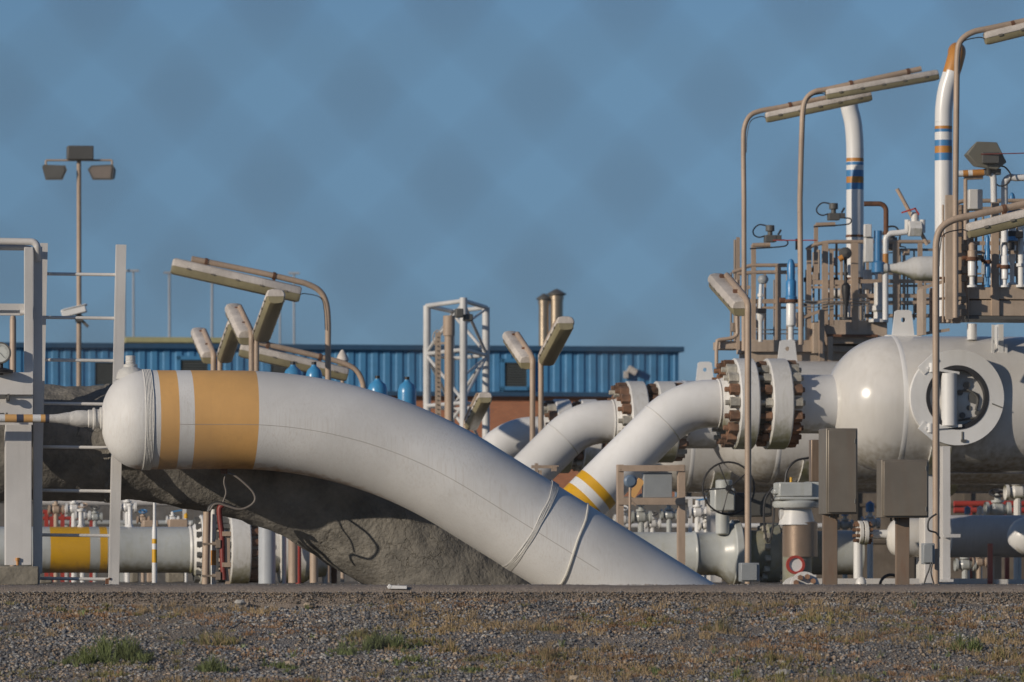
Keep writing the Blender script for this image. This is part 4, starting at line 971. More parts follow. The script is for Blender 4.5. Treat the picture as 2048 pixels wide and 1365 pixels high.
def ballvalve():
    Y = 74.8; k = u(Y); g = lambda x, y, d=0: P(x, y, Y+d)
    root = T('ball_valve', 'white ball valve with red handle and long slanted lever bar', 'valve', g(1828, 472))
    mb = MB(); mb.lathe([(11*k, -14*k), (17*k, -12*k), (17*k, 12*k), (11*k, 14*k)], g(1829, 458), A1, 6); mb.cyl(g(1815, 466), g(1815, 440), 6*k, 10); mb.cyl(g(1845, 466), g(1845, 440), 6*k, 10); mb.cyl(g(1830, 445), g(1830, 425), 8*k, 12); mb.build('valve_body', M['white_flange'], root)
    mb = MB(); mb.bar(g(1803, 426, -.1), g(1832, 417, -.1), .03, 3*k); mb.bar(g(1830, 417, -.1), g(1838, 430, -.1), .03, 3*k); mb.build('handle', M['red'], root)
    mb = MB(); mb.cyl(g(1794, 378, .05), g(1855, 490, .05), 4*k, 10); mb.build('lever_bar', M['beige'], root)
    r2 = T('instrument_pipe', 'white bent pipe leading from the platform deck to the ball valve', 'pipe', g(1772, 600))
    mb = MB(); mb.tube([g(1771, 640), g(1771, 500)]+arc_px((1786, 482), 15, 180, 90, 8, g)+[g(1800, 466), g(1814, 464)], 6*k, 14); mb.build('bent_pipe', M['white'], r2)
    mb = MB(); mb.tube([g(1771, 545, -.0), g(1771, 508)], 6.3*k, 14); mb.build('orange_band', M['orange'], r2)
    r3 = T('control_valve', 'blue control valve with white tapered nozzle behind the rail', 'valve', g(1756, 560))
    mb = MB(); mb.cyl(g(1756, 462), g(1756, 545), 8*k, 14); mb.lathe([(8*k, 0), (14*k, 3*k), (14*k, 22*k), (8*k, 26*k)], g(1757, 548), UP, 16); mb.build('blue_body', M['bluep'], r3)
    mb = MB(); mb.lathe([(12*k, 0), (12*k, 8*k), (8*k, 10*k), (10*k, 28*k), (13*k, 34*k), (13*k, 42*k), (23*k, 62*k), (25*k, 80*k), (25*k, 110*k), (0, 110*k)], g(1765, 537), A1, 24); mb.build('tapered_nozzle', M['white_flange'], r3)
    mb = MB(); mb.tube([g(1728, 408), g(1756, 408)]+arc_px((1758, 422), 14, 90, 0, 8, g)+[g(1772, 470)], 5*k, 12); tag(mb.build('brown_pipe', M['rust']), 'brown bent pipe leaving the striped vent pipe', 'pipe')
    mb = MB(); mb.box(g(1735, 462, -.05), (15*k, .08, 26*k)); mb.box(g(1737, 500, .0), (18*k, .1, 50*k)); tag(mb.build('bracket', M['white_flange'], bevel=.01), 'pale bracket plate bolted beside the striped vent pipe', 'bracket')
ballvalve()
def topright():
    Y = 64; k = u(Y); g = lambda x, y, d=0: P(x, y, Y+d)
    root = T('floodlight', 'dark grey box floodlight tilted down above the right platform', 'floodlight', g(1968, 345))
    rot = Matrix.Rotation(R(9), 3, 'Z')@Matrix.Rotation(R(12), 3, 'Y')@Matrix.Rotation(R(35), 3, 'X')
    mb = MB(); c = g(1966, 312)
    vs = []
    for (x, z, y) in [(-38, 2, 0), (-18, 27, 0), (24, 26, 0), (44, -14, 0), (24, -30, 0), (-16, -24, 0)]: vs.append(c+A1*x*k+UP*z*k-B1*.12)
    for (x, z, y) in [(-34, 2, 0), (-16, 22, 0), (20, 22, 0), (36, -12, 0), (20, -24, 0), (-14, -20, 0)]: vs.append(c+A1*x*k+UP*z*k+B1*.14)
    mb.add(vs, [(5, 4, 3, 2, 1, 0), (6, 7, 8, 9, 10, 11)]+[(i, (i+1) % 6, 6+(i+1) % 6, 6+i) for i in range(6)])
    mb.build('housing', M['flood'], root, bevel=.012, ang=20)
    mb = MB(); mb.box(c+A1*8*k-UP*6*k-B1*.16, (34*k, .06, 22*k)); mb.cyl(c+A1*0*k-B1*.17-UP*2*k, c-UP*38*k-B1*.05+A1*10*k, 4*k, 10); mb.box(c-UP*32*k+A1*18*k, (34*k, .1, 12*k)); mb.build('bracket', M['dgrey'], root, bevel=.005)
    mb = MB(); mb.tube(smoothpts([c-UP*20*k+A1*30*k, g(2010, 335), g(2022, 352), g(2015, 368), g(1998, 372), g(1985, 360)], 6), 1.6*k, 6); mb.build('cable', M['black'], root)
    mb = MB(); mb.tube([g(1962, 309, -.2), g(2080, 306, -.2)], 1.0*k, 6); tag(mb.build('red_wire', M['red_s']), 'thin reddish wire running right from the floodlight', 'wire')
    r2 = T('instrument_pipe', 'white pipe with orange bands bending down under the floodlight', 'pipe', g(1988, 402))
    mb = MB(); mb.tube([g(1915, 348), g(1970, 345)]+arc_px((1975, 358), 12, 90, 0, 8, g)+[g(1988, 405)], 6.5*k, 14); mb.build('bent_pipe', M['white'], r2)
    mb = MB(); mb.tube([g(1926, 347.5), g(1936, 347)], 6.8*k, 14); mb.tube([g(1945, 346.6), g(1968, 345.4)], 6.8*k, 14); mb.build('orange_band', M['orange'], r2)
    r3 = T('instrument_pipe', 'white pipe elbow at the right edge under the floodlight', 'pipe', g(2008, 420))
    mb = MB(); mb.tube([g(2090, 355, .1), g(2030, 356, .1)]+arc_px((2024, 370), 15, 90, 180, 8, lambda x, y: g(x, y, .1))+[g(2009, 485, .1)], 7*k, 14); mb.build('bent_pipe', M['white'], r3)
    mb = MB(); mb.box(g(1948, 400, .3), (28*k, .2, 40*k)); tag(mb.build('junction_box', M['white_flange'], bevel=.01), 'pale square box behind the right platform rail', 'junction box')
    mb = MB(); mb.tube([g(1928, 357, .05), g(1966, 355, .05)], 4*k, 10); mb.tube([g(1931, 357, .05), g(1931, 480, .05)], 4*k, 10); tag(mb.build('wall_bracket', M['beige']), 'beige conduit bracket under the orange banded pipe', 'conduit')
    mb = MB(); mb.box((g(1898, 390, .4)+g(1898, 640, .4))/2, (14*k, .06, 250*k)); tag(mb.build('cable_tray', M['beige_d']), 'upright beige cable tray beside the tallest vent pipe', 'cable tray')
M['flood'] = paint('olive_grey_housing', (.17, .165, .135), .55, streak=.1)
topright()

# ------------------------------------------------------------------ cabinets at the right, near the focus plane
def cabinet(lab, x0, x1, y0, y1, Y, post, dep, mat='steel', shade=15):
    k = u(Y); xm = (x0+x1)/2; root = T('control_cabinet', lab, 'cabinet', gl(P(post[0], 1168, Y)), 'steel cabinets on posts')
    c = P(xm, (y0+y1)/2, Y)
    mb = MB(); mb.box(c, ((x1-x0)*k, dep, (y1-y0)*k)); mb.build('box', M[mat], root, bevel=.006)
    mb = MB(); mb.box(c-B1*(dep/2+.012)+A1*.0, ((x1-x0)*k-.03, .022, (y1-y0)*k-.03)); d = mb.build('door', M[mat], root, bevel=.005)
    mb = MB(); 
    for z in (-.35, .35): mb.cyl(c-B1*(dep/2+.026)+A1*((x1-x0)*k/2-.03)+UP*(z*(y1-y0)*k-.02), c-B1*(dep/2+.026)+A1*((x1-x0)*k/2-.03)+UP*(z*(y1-y0)*k+.02), .008, 8)
    mb.build('hinge', M['dgrey'], d)
    mb = MB(); px, w_ = post; a = P(px, y1-4, Y+.05); b = Vector((a.x, a.y, -.01)); mb.box((a+b)/2, (w_*k, .01, a.z-b.z)); mb.box((a+b)/2-A1*w_*k*.5+B1*.03, (.008, .06, a.z-b.z)); mb.box((a+b)/2+A1*w_*k*.5+B1*.03, (.008, .06, a.z-b.z)); mb.build('post', M['cabpost'], root)
    mb = MB()
    for i in range(3): mb.cyl(c+A1*(i*.04-.02-(x1-x0)*k*.2)-UP*((y1-y0)*k/2), c+A1*(i*.04-.02-(x1-x0)*k*.2)-UP*((y1-y0)*k/2+.03), .009, 8)
    mb.build('cable_glands', M['dgrey'], root)
M['cabpost'] = paint('brown_galvanised_post', (.27, .20, .145), .5, metal=.15, streak=.2, scol=(.22, .10, .05), sscale=(12, 12, 2))
cabinet('taller grey brown steel cabinet in front of the nearest vessel', 1644, 1708, 858, 1029, 52.5, (1661, 27), .34)
cabinet('squat square steel cabinet on a post right of the taller one', 1757, 1853, 920, 1036, 52.35, (1806, 25), .22)
mb = MB(); mb.box(P(1629, 922, 53.2), (18*u(53), .12, 84*u(53))); tag(mb.build('side_box', M['cover'], bevel=.006), 'narrow brown box on the left flank of the taller steel cabinet', 'box')

# ------------------------------------------------------------------ valve group between pipe and cabinets
def valves():
    Y = 68; k = u(Y); f = lambda x, y, d=0: SD(x, y, Y, 1500, d)
    root = T('inlet_pipe', 'pale grey pipe with flared flange right of the sloping white pipe', 'pipe', gl(f(1400, 1168)))
    mb = MB(); mb.lathe([(43*k, -260*k), (43*k, -82*k), (45*k, -80*k), (46*k, -77*k), (43*k, -74*k), (43*k, -35*k), (48*k, -22*k), (60*k, -8*k), (63*k, 0)], f(1464, 1108), A1, 64); mb.build('pipe', M['grey_pipe'], root, ang=60)
    mb = MB(); fl(mb, f(1462, 1106), A1, 66*k, 16*k, 30*k); mb.build('flange', M['grey_pipe'], root, ang=30)
    v = T('gate_valve', 'large valve body behind the thin lamp pole with black handwheel', 'valve', gl(f(1500, 1168)))
    mb = MB(); mb.lathe([(45*k, 0), (45*k, 50*k), (60*k, 52*k), (60*k, 74*k), (45*k, 76*k), (45*k, 120*k), (62*k, 124*k), (62*k, 136*k), (44*k, 140*k), (44*k, 240*k)], f(1480, 1106), A1, 48); mb.build('valve_body', M['dull_grey'], v, ang=30)
    for b in range(14):
        a = 2*math.pi*b/14; o_ = (UP*math.cos(a)+B1*math.sin(a))*53*k; c = f(1530, 1106)+o_
        mb = MB(); mb.cyl(c-A1*10*k, c+A1*30*k, 6.5*k, 6); mb.build('stud_bolt', M['nut_pale'], v)
    mb = MB(); mb.box(f(1445, 1000, .2), (42*k, .3, 46*k)); mb.cyl(f(1445, 1025, .2), f(1445, 1070, .2), 14*k, 16); mb.cyl(f(1448, 985, .2), f(1448, 960, .2), 17*k, 16); mb.build('gearbox', M['grey_pipe'], v, bevel=.02)
    mb = MB(); mb.box(f(1500, 1010, .1), (80*k, .3, 48*k)); mb.build('motor_housing', M['dgrey'], v, bevel=.02)
    mb = MB(); mb.wheel(f(1457, 977, .75), Vector((.15, -1, .05)), 52*k, 2.0*k, 5, 6*k); mb.cyl(f(1457, 977, .75), f(1457, 985, .2), 4*k, 10); mb.build('handwheel', M['black'], v)
    # actuator column
    w_ = T('motor_actuator', 'grey motor actuator on a white neck above the brown cylinder', 'actuator', gl(f(1600, 1168)))
    Ya = 2.4; g = lambda x, y, d=Ya: f(x, y, d)
    mb = MB(); mb.box(g(1586, 980), (66*k, .36, 28*k)); mb.box(g(1592, 998), (84*k, .42, 6*k)); mb.lathe([(44*k, 0), (46*k, 4*k), (46*k, 12*k), (30*k, 16*k)], g(1592, 1016), UP, 32); mb.box(g(1552, 984), (14*k, .2, 10*k)); mb.box(g(1630, 985), (40*k, .24, 40*k)); mb.build('motor_housing', M['grey_pipe'], w_, bevel=.015)
    mb = MB(); mb.lathe([(36*k, 0), (34*k, 8*k), (28*k, 30*k), (32*k, 34*k)], g(1594, 1050), UP, 32); mb.cyl(g(1560, 1028), g(1575, 1028), 12*k, 16); mb.build('neck', M['white'], w_)
    mb = MB(); mb.lathe([(34*k, 0), (34*k, 66*k), (30*k, 68*k)], g(1600, 1114), UP, 32)
    mb.build('protective_sleeve', M['cover'], w_)
    mb = MB(); mb.cyl(g(1582, 966), g(1582, 955), 2.5*k, 8); mb.build('eye_bolt', M['yellow'], w_)
    mb = MB(); mb.tube(smoothpts([g(1570, 966), g(1575, 940), g(1592, 922), g(1618, 916)], 6), 2.2*k, 8); mb.tube(smoothpts([g(1594, 1020), g(1592, 1045), g(1588, 1072), g(1568, 1100)], 6), 3*k, 8); mb.tube(smoothpts([g(1570, 1050), g(1585, 1062), g(1590, 1075)], 4), 2.2*k, 8)
    mb.tube(smoothpts([g(1545, 975), g(1530, 1000), g(1528, 1040), g(1535, 1085), g(1545, 1060), g(1548, 1010), g(1540, 985)], 6), 2.2*k, 8)
    mb.build('cable', M['black'], w_)
    mb = MB(); mb.cyl(g(1594, 1168), g(1594, 1114), 28*k, 20); mb.build('pedestal', M['dull_grey'], w_)
    # red ring dial
    d = T('ring_gauge', 'white disc with thick red ring below the brown cylinder', 'indicator', g(1591, 1130, 2.6))
    mb = MB(); mb.lathe([(0, .0), (14*k, 0), (14*k, .01)], g(1591, 1130, 2.68), B1, 32); mb.build('disc', M['white'], d)
    mb = MB(); mb.lathe([(13*k, 0), (13*k, -.02), (18*k, -.02), (18*k, .03)], g(1591, 1130, 2.68), B1, 32); mb.build('red_ring', M['red'], d)
    # low flange facing up right
    e = T('blind_flange', 'white round flange with rusty bolts lying low beside the cabinet post', 'flange', gl(g(1612, 1168, 2.7)))
    mb = MB(); ax = Vector((.1, -1, .25)); mb.lathe([(0, 0), (28*k, 0), (29*k, .02), (29*k, .06)], g(1610, 1172, 2.85), -ax*-1*-1, 40); mb.lathe([(0, 0), (22*k, 0), (23*k, .05)], g(1588, 1176, 2.7), -ax*-1*-1, 32); mb.build('disc', M['white_flange'], e)
    mb = MB()
    for a in (30, 75, 120, 160): mb.cyl(g(1610+19*math.cos(R(a)), 1172-19*math.sin(R(a)), 2.84), g(1610+19*math.cos(R(a)), 1172-19*math.sin(R(a)), 2.91), 5.5*k, 6)
    mb.build('bolts', M['rust_nut'], e)
    # right-hand flanged branch + small vessel
    h = T('bolted_branch', 'small white bolted flange pair between the two steel cabinets', 'flange', gl(f(1725, 1168, .8)))
    mb = MB(); mb.cyl(f(1660, 1105, .3), f(1720, 1105, .3), 44*k, 32); mb.build('body', M['grey_pipe'], h)
    mb = MB(); 
    for dx in (0, 10): fl(mb, f(1716+dx, 1066, .8), A1, 24*k, 8*k, 5*k)
    mb.build('flange_pair', M['white_flange'], h)
    mb = MB(); mb.cyl(f(1735, 1069, .8), f(1775, 1069, .8), 9*k, 16); mb.cyl(f(1716, 1085, .8), f(1716, 1168, .8), 9*k, 16); mb.build('stem', M['white'], h)
    for b in range(10):
        a = 2*math.pi*b/10; o_ = (UP*math.cos(a)+B1*math.sin(a))*19*k; c = f(1712, 1066, .8)+o_
        MB().cyl(c-A1*3*k, c+A1*30*k, 3.6*k, 6).build('bolt', M['rust_nut'], h)
    s = T('small_vessel', 'small glossy white vessel behind the squat cabinet', 'vessel', gl(f(1830, 1168, .8)))
    r = 39*k; c = f(1800, 1076, .8); mb = MB(); mb.lathe([(0, -28*k)]+[(r*math.sin(R(a)), -28*k*math.cos(R(a))) for a in np.linspace(8, 90, 14)]+[(r, 95*k)], c, A1, 64); mb.build('shell', M['white_vessel'], s, ang=60)
    mb = MB(); mb.box(f(1850, 1140, .8), (24*k, .3, 56*k)); mb.build('support', M['white_flange'], s)
    t = T('header_pipe', 'thick dark grey header pipe low at the right edge', 'pipe', gl(f(1980, 1168, -.8)))
    mb = MB(); mb.cyl(f(1895, 1073, -.8), f(2300, 1073, -.8), 43*k, 48); mb.build('pipe', M['dark_pipe'], t)
    mb = MB(); mb.box(f(1990, 1140, -.8), (14*k, .3, 56*k)); mb.build('support', M['beige'], t)
    t = T('small_vessel', 'rounded pinkish white vessel end at the bottom right edge', 'vessel', gl(f(2050, 1168, .3)))
    mb = MB(); r = 39*k; mb.lathe([(0, -42*k)]+[(r*math.sin(R(a)), -42*k*math.cos(R(a))) for a in np.linspace(8, 90, 14)]+[(r, 200*k)], f(2056, 1073, .3), A1, 64); mb.build('shell', M['white'], t, ang=60); mb = MB(); mb.box(f(2110, 1140, .3), (30*k, .3, 60*k)); mb.build('support', M['beige'], t)
    mb = MB(); mb.bar(f(1590, 1164, 1.0), f(1972, 1164, 1.0), .12, 13*k); tag(mb.build('base_beam', M['white_frame']), 'long low white beam running along the ground at right', 'beam')
    mb = MB(); mb.bar(f(1990, 1164, 1.0), f(2120, 1164, 1.0), .1, 10*k); tag(mb.build('base_beam', M['white_frame']), 'short low white beam right of the red post', 'beam')
    mb = MB(); mb.box((f(1980, 1088, 1.4)+f(1980, 1170, 1.4))/2, (9*k, .05, 82*k)); tag(mb.build('marker_post', M['red']), 'red marker post standing at the lower right', 'post')
    mb = MB(); mb.tube(arc_px((1782, 1172), 22, 0, 180, 14, lambda x, y: f(x, y, 1.6)), 3*k, 8); tag(mb.build('cable_loop', M['black']), 'black cable loop rising beside the squat cabinet post', 'cable')
    mb = MB(); mb.lathe([(0, 16*k), (6*k, 14*k), (10*k, 8*k), (11*k, 0)], f(1722, 1170, 1.5), UP, 20); tag(mb.build('ground_cap', M['white']), 'white domed cap on the ground between the cabinet posts', 'pipe cap')
M['dull_grey'] = paint('algae_stained_valve', (.30, .30, .24), .55, streak=.35, scol=(.24, .21, .08), sscale=(8, 8, 1), mottle=.25)
valves()
def rack():
    Y = 63; k = u(Y); f = lambda x, y, d=0: SD(x, y, Y, 1300, d)
    root = T('instrument_rack', 'beige steel instrument rack holding a blue grey panel', 'rack', gl(f(1360, 1168)))
    mb = MB(); mb.box((f(1362, 930)+f(1362, 1168))/2, (14*k, .1, 238*k)); mb.build('upright', M['beige'], root)
    mb = MB(); mb.box((f(1240, 930)+f(1240, 1168))/2, (12*k, .1, 238*k)); mb.build('upright', M['beige'], root)
    for y, h_ in ((937, 12), (1003, 14)):
        mb = MB(); mb.bar(f(1235, y, .03), f(1368, y, .03), .08, h_*k); mb.build('crossbar', M['beige'], root)
    mb = MB(); mb.box(f(1314, 971, -.05), (58*k, .12, 50*k)); mb.build('panel', M['grey_box'], root, bevel=.006)
    mb = MB(); mb.bar(f(1263, 994, -.02), f(1283, 960, -.02), .04, 14*k); mb.build('orange_plate', M['pipe_orange'], root)
    g = T('pressure_gauge', 'round blue backed gauge on a thin stem before the elbow', 'gauge', gl(f(1260, 1168, .5)))
    mb = MB(); mb.lathe([(0, -.03), (9*k, -.03), (13*k, -.01), (13*k, .03), (8*k, .05), (0, .05)], f(1261, 963, .5), B1, 28); mb.build('dial_case', M['gaugeb'], g)
    mb = MB(); mb.cyl(f(1260, 975, .5), f(1259, 1100, .5), 2.6*k, 8); mb.tube([f(1261, 1000, .5), f(1272, 1012, .5)], 1.6*k, 6); mb.build('stem', M['beige'], g)
    mb = MB(); mb.box(f(1090, 934, -.8), (55*k, .05, 6*k)); mb.box(f(1073, 936, -.8), (6*k, .05, 18*k)); mb.box(f(1108, 938, -.78), (10*k, .05, 10*k)); mb.box((f(1080, 940, -.8)+f(1080, 1168, -.8))/2, (6*k, .05, 228*k)); tag(mb.build('support_frame', M['beige']), 'small beige support frame under the middle elbow', 'steel frame')
M['gaugeb'] = paint('blue_gauge_case', (.13, .18, .25), .4, streak=0)
rack()

# ------------------------------------------------------------------ background valves and small pipework
def small_valve(lab, px, py, Y, s, body='white', wheel='bluep', kind=0):
    k = u(Y); f = lambda x, y, d=0: P(px+x*s, py+y*s, Y-d)
    root = T('small_valve', lab, 'valve', gl(P(px, 1168, Y)), 'small valves in the far pipework')
    mb = MB(); mb.lathe([(10*s*k, -16*s*k), (10*s*k, -12*s*k), (5*s*k, -11*s*k), (9*s*k, -5*s*k), (9*s*k, 5*s*k), (5*s*k, 11*s*k), (10*s*k, 12*s*k), (10*s*k, 16*s*k)], f(0, 0), A1, 16); mb.cyl(f(0, 0), f(0, -20), 4*s*k, 10); mb.cyl(f(0, -9), f(0, -12), 8*s*k, 12); mb.build('valve_body', M[body], root)
    mb = MB(); mb.cyl(f(0, 6), gl(P(px, 1168, Y)), 5*s*k, 10); mb.build('riser', M[body], root)
    mb = MB()
    if kind == 0: mb.wheel(f(0, -21), UP+Vector((0, -.5, 0)), 10*s*k, 1.4*s*k, 4)
    elif kind == 1: mb.cyl(f(0, -18), f(0, -32), 7*s*k, 12); mb.lathe([(7*s*k, 0), (0, 5*s*k)], f(0, -32), UP, 12)
    else: mb.bar(f(-2, -20), f(24, -24), .03, 3*s*k)
    mb.build('handle', M[wheel], root)
rv = random.Random(11)
specs = [(148, 1018, 84, 1.1, 'white', 'white', 1, 'white capped valve left of the ladder stile'), (165, 1032, 84, 1.0, 'white', 'beige', 0, 'small valve with beige wheel behind the yellow pipe'), (255, 1015, 84, 1.1, 'white', 'orange', 1, 'white valve with orange cap right of the ladder'), (190, 1035, 88, .9, 'grey_pipe', 'dgrey', 0, 'grey valve with dark wheel seen between ladder stiles'), (286, 1040, 86, .8, 'beige', 'bluep', 0, 'beige valve with blue wheel over the yellow pipe'), (345, 1040, 86, .8, 'white', 'bluep', 2, 'white valve with blue lever left of the conduit'), (372, 1048, 84, .6, 'white', 'yellow', 1, 'tiny valve with yellow cap left of the conduit'), (112, 1020, 88, 1.0, 'beige', 'bluep', 1, 'beige valve with blue cap near the left ladder stile'),
 (1245, 1040, 84, 1.1, 'white', 'white', 0, 'white valve at the edge of the sloping pipe'), (1282, 1035, 82, 1.3, 'grey_pipe', 'grey_pipe', 1, 'grey capped valve under the instrument rack'), (1305, 1048, 84, 1.0, 'white', 'dgrey', 0, 'white valve with dark wheel under the rack'), (1338, 1030, 86, 1.1, 'grey_pipe', 'bluep', 1, 'grey valve with blue cap left of the rack upright'), (1395, 1025, 86, 1.2, 'white', 'bluep', 2, 'white valve with blue lever below the handwheel'), (1425, 1040, 86, 1.1, 'white', 'bluep', 0, 'white valve with blue wheel below the handwheel'), (1412, 1052, 84, .9, 'white_flange', 'dgrey', 0, 'low white valve left of the flared flange'), (1690, 1050, 84, 1.0, 'grey_pipe', 'bluep', 1, 'grey valve with blue cap between the cabinets'), (1740, 1046, 84, 1.2, 'white', 'bluep', 1, 'white valve with blue cap left of the squat cabinet'), (1935, 1045, 84, .9, 'white', 'bluep', 1, 'white valve with blue cap under the nearest vessel'), (1960, 1045, 84, .9, 'white', 'white', 1, 'white capped valve right of its blue capped twin'), (1995, 1020, 80, 1.6, 'grey_pipe', 'black', 0, 'grey valve with black wheel under the vessel at right'), (2035, 985, 78, 1.6, 'white_flange', 'grey_box', 0, 'white valve with grey wheel at the right edge'), (1930, 1130, 72, 1.3, 'grey_pipe', 'grey_box', 0, 'small grey valve low behind the white column'), (1958, 1125, 72, 1.0, 'beige', 'yellow', 2, 'small beige valve with yellow lever left of the red post')]
for (px, py, Y, s, b_, wl, kd, lab) in specs: small_valve(lab, px, py, Y, s, b_, wl, kd)
for (x0, x1, y, r_, Y, mt, lab) in [(90, 1110, 1046, 5, 92, 'grey_pipe', 'thin pale pipe running behind the valves at left'), (80, 420, 1003, 10, 100, 'dark_pipe', 'dark grey pipe far behind the ladder'), (86, 132, 1024, 4, 90, 'red', 'upper red pipe seen left of the ladder'), (86, 200, 1037, 3.5, 90, 'red', 'lower red pipe seen left of the ladder'), (1220, 1700, 1052, 5, 92, 'white', 'white pipe behind the valves under the rack'), (1370, 1440, 997, 3, 90, 'white', 'thin white pipe right of the rack'), (1908, 2120, 1008, 6, 86, 'red', 'bright red pipe under the nearest vessel'), (1908, 2120, 1021, 6, 85, 'red', 'second red pipe just below the bright one')]:
    mb = MB(); mb.tube([SP(x0, y, Y, 1000), SP(x1, y, Y, 1000)], r_*u(Y), 14)
    c = SP((x0+x1)/2, y, Y, 1000)
    for q in (.15, .5, .85):
        p = SP(x0+(x1-x0)*q, y, Y, 1000); mb.box(Vector((p.x, p.y, p.z/2)), (.06, .06, p.z))
    tag(mb.build('background_pipe', M[mt]), lab, 'pipe')
for (x, y, w_, h_, Y, mt, lab) in [(355, 1048, 38, 18, 82, 'beige', 'beige box on the far pipework right of the ladder'), (300, 1048, 30, 14, 82, 'beige', 'smaller beige box beside the striped conduit'), (350, 1160, 34, 20, 76, 'concrete_b', 'pale concrete block under the yellow banded pipe'), (268, 1160, 14, 20, 76, 'concrete_b', 'narrow concrete block under the yellow banded pipe'), (90, 1162, 26, 14, 60, 'concrete_b', 'tan block beside the foot of the ladder')]:
    mb = MB(); p = P(x, y, Y); h2 = h_*u(Y); zc = p.z; 
    if y < 1100:
        mb.box(p, (w_*u(Y), .3, h2)); mb.box(Vector((p.x, p.y, p.z/2-h2/4)), (w_*u(Y)*.4, .12, p.z-h2/2))
    else: mb.box(Vector((p.x, p.y, h2/2)), (w_*u(Y), .35, h2))
    tag(mb.build('equipment_box' if y < 1100 else 'concrete_block', M[mt], bevel=.015), lab, 'box' if y < 1100 else 'concrete block')

# yellow banded pipe line behind, left
def yellow_line():
    Y = 74; k = u(Y); f = lambda x, y, d=0: SD(x, y, Y, 300, d)
    root = T('banded_pipe', 'white pipe with wide yellow bands low behind the ladder', 'pipe', gl(f(250, 1168)))
    cuts = [(-60, 98, 0), (98, 177, 1), (177, 197, 0), (197, 212, 1), (212, 396, 0)]
    prof = []; mm = []
    o = f(-60, 1100); L0 = (o-Vector((0, 0, 0)))
    for a, b, m_ in cuts:
        ta = (f(a, 1100)-o).length; tb_ = (f(b, 1100)-o).length; prof += [(46*k, ta), (46*k, tb_-.001)]; mm += [m_, m_]
    mb = MB(); mb.lathe(prof, o, A1, 64, mats=mm[:len(prof)-1]); mb.build('pipe', [M['grey_pipe'], M['yellow']], root, ang=60)
    mb = MB(); mb.lathe([(46*k, -4*k), (48*k, 0), (46*k, 4*k)], f(380, 1100), A1, 64); mb.build('weld_seam', M['white_flange'], root)
    mb = MB(); mb.lathe([(46*k, 0), (60*k, 12*k), (62*k, 14*k)], f(384, 1100), A1, 64); fl(mb, f(399, 1100), A1, 70*k, 20*k, 40*k); mb.build('flange', M['white_flange'], root, ang=30)
    for b in range(18):
        a = 2*math.pi*b/18; c = f(398, 1100)+(UP*math.cos(a)+B1*math.sin(a))*60*k; MB().cyl(c-A1*10*k, c+A1*58*k, 6*k, 6).build('stud_bolt', M['dgrey'], root)
    r2 = T('flanged_valve', 'white flanged valve body partly hidden by the concrete coated pipe', 'valve', gl(f(520, 1168)))
    mb = MB(); fl(mb, f(456, 1096), A1, 76*k, 40*k, 30*k); fl(mb, f(516, 1096), A1, 60*k, 6*k, 20*k); mb.lathe([(50*k, 40*k), (50*k, 100*k), (70*k, 104*k), (72*k, 150*k), (60*k, 170*k), (58*k, 196*k)], f(456, 1096), A1, 48); mb.build('body', M['white_flange'], r2, ang=30)
    for b in range(18):
        a = 2*math.pi*b/18; c = f(496, 1096)+(UP*math.cos(a)+B1*math.sin(a))*62*k; MB().cyl(c-A1*2*k, c+A1*22*k, 8*k, 6).build('stud_bolt', M['rust'], r2)
    mb = MB(); mb.cyl(f(534, 1168, .9), f(534, 1020, .9), 17*k, 32); tag(mb.build('standpipe', M['stand']), 'plain pale upright pipe under the concrete coated pipe', 'pipe')
    mb = MB(); mb.cyl(f(597, 1170, .9), f(597, 1060, .9), 5.5*k, 12); tag(mb.build('marker_post', M['red']), 'red upright post under the concrete coated pipe', 'post')
    mb = MB(); mb.cyl(f(568, 1168, .8), f(568, 1050, .8), 4.5*k, 12); tag(mb.build('conduit', M['white_flange']), 'thin cream upright tube left of the red post', 'conduit')
    r3 = T('striped_conduit', 'thin white upright conduit with yellow bands before the banded pipe', 'conduit', gl(f(309, 1168, 2)))
    kk = u(70); g = P(309, HY+EYE*F/70, 70)
    mb = MB(); mb.lathe([(5*kk, 0), (5*kk, 40*kk), (5*kk, 40.2*kk), (5*kk, 67*kk), (5*kk, 67.2*kk), (5*kk, 78*kk), (5*kk, 78.2*kk), (5*kk, 88*kk), (5*kk, 88.2*kk), (5*kk, 105*kk), (3*kk, 120*kk), (3*kk, 172*kk), (0, 172*kk)], g, UP, 14, mats=[0, 0, 1, 0, 0, 0, 1, 0, 0, 0, 0, 0]); mb.build('tube', [M['white'], M['yellow']], r3)
    for x, rr, y in ((162, 5, 1023), (260, 4.5, 1012)):
        mb = MB(); mb.lathe([(9*k, 0), (rr*k, 8*k), (rr*k, (1056-y)*k), (rr*1.6*k, (1056-y)*k), (rr*1.6*k, (1060-y)*k), (0, (1060-y)*k)], f(x, 1056), UP, 16); mb.build('branch_stub', M['white'], root)
    for x in (628, 650, 668):
        mb = MB(); mb.cyl(f(x, 1168, 0), f(x, 1120, 0), 6*k, 12); tag(mb.build('stub_pipe', M['white_flange'] if x != 668 else M['rust']), {628: 'pale stub pipe right of the red post', 650: 'pale stub pipe beneath the coated pipe, middle of three', 668: 'rusty stub pipe just before the coated pipe meets the ground'}[x], 'pipe')
M['stand'] = paint('bluish_white_pipe', (.50, .53, .56), .4, streak=.05)
yellow_line()

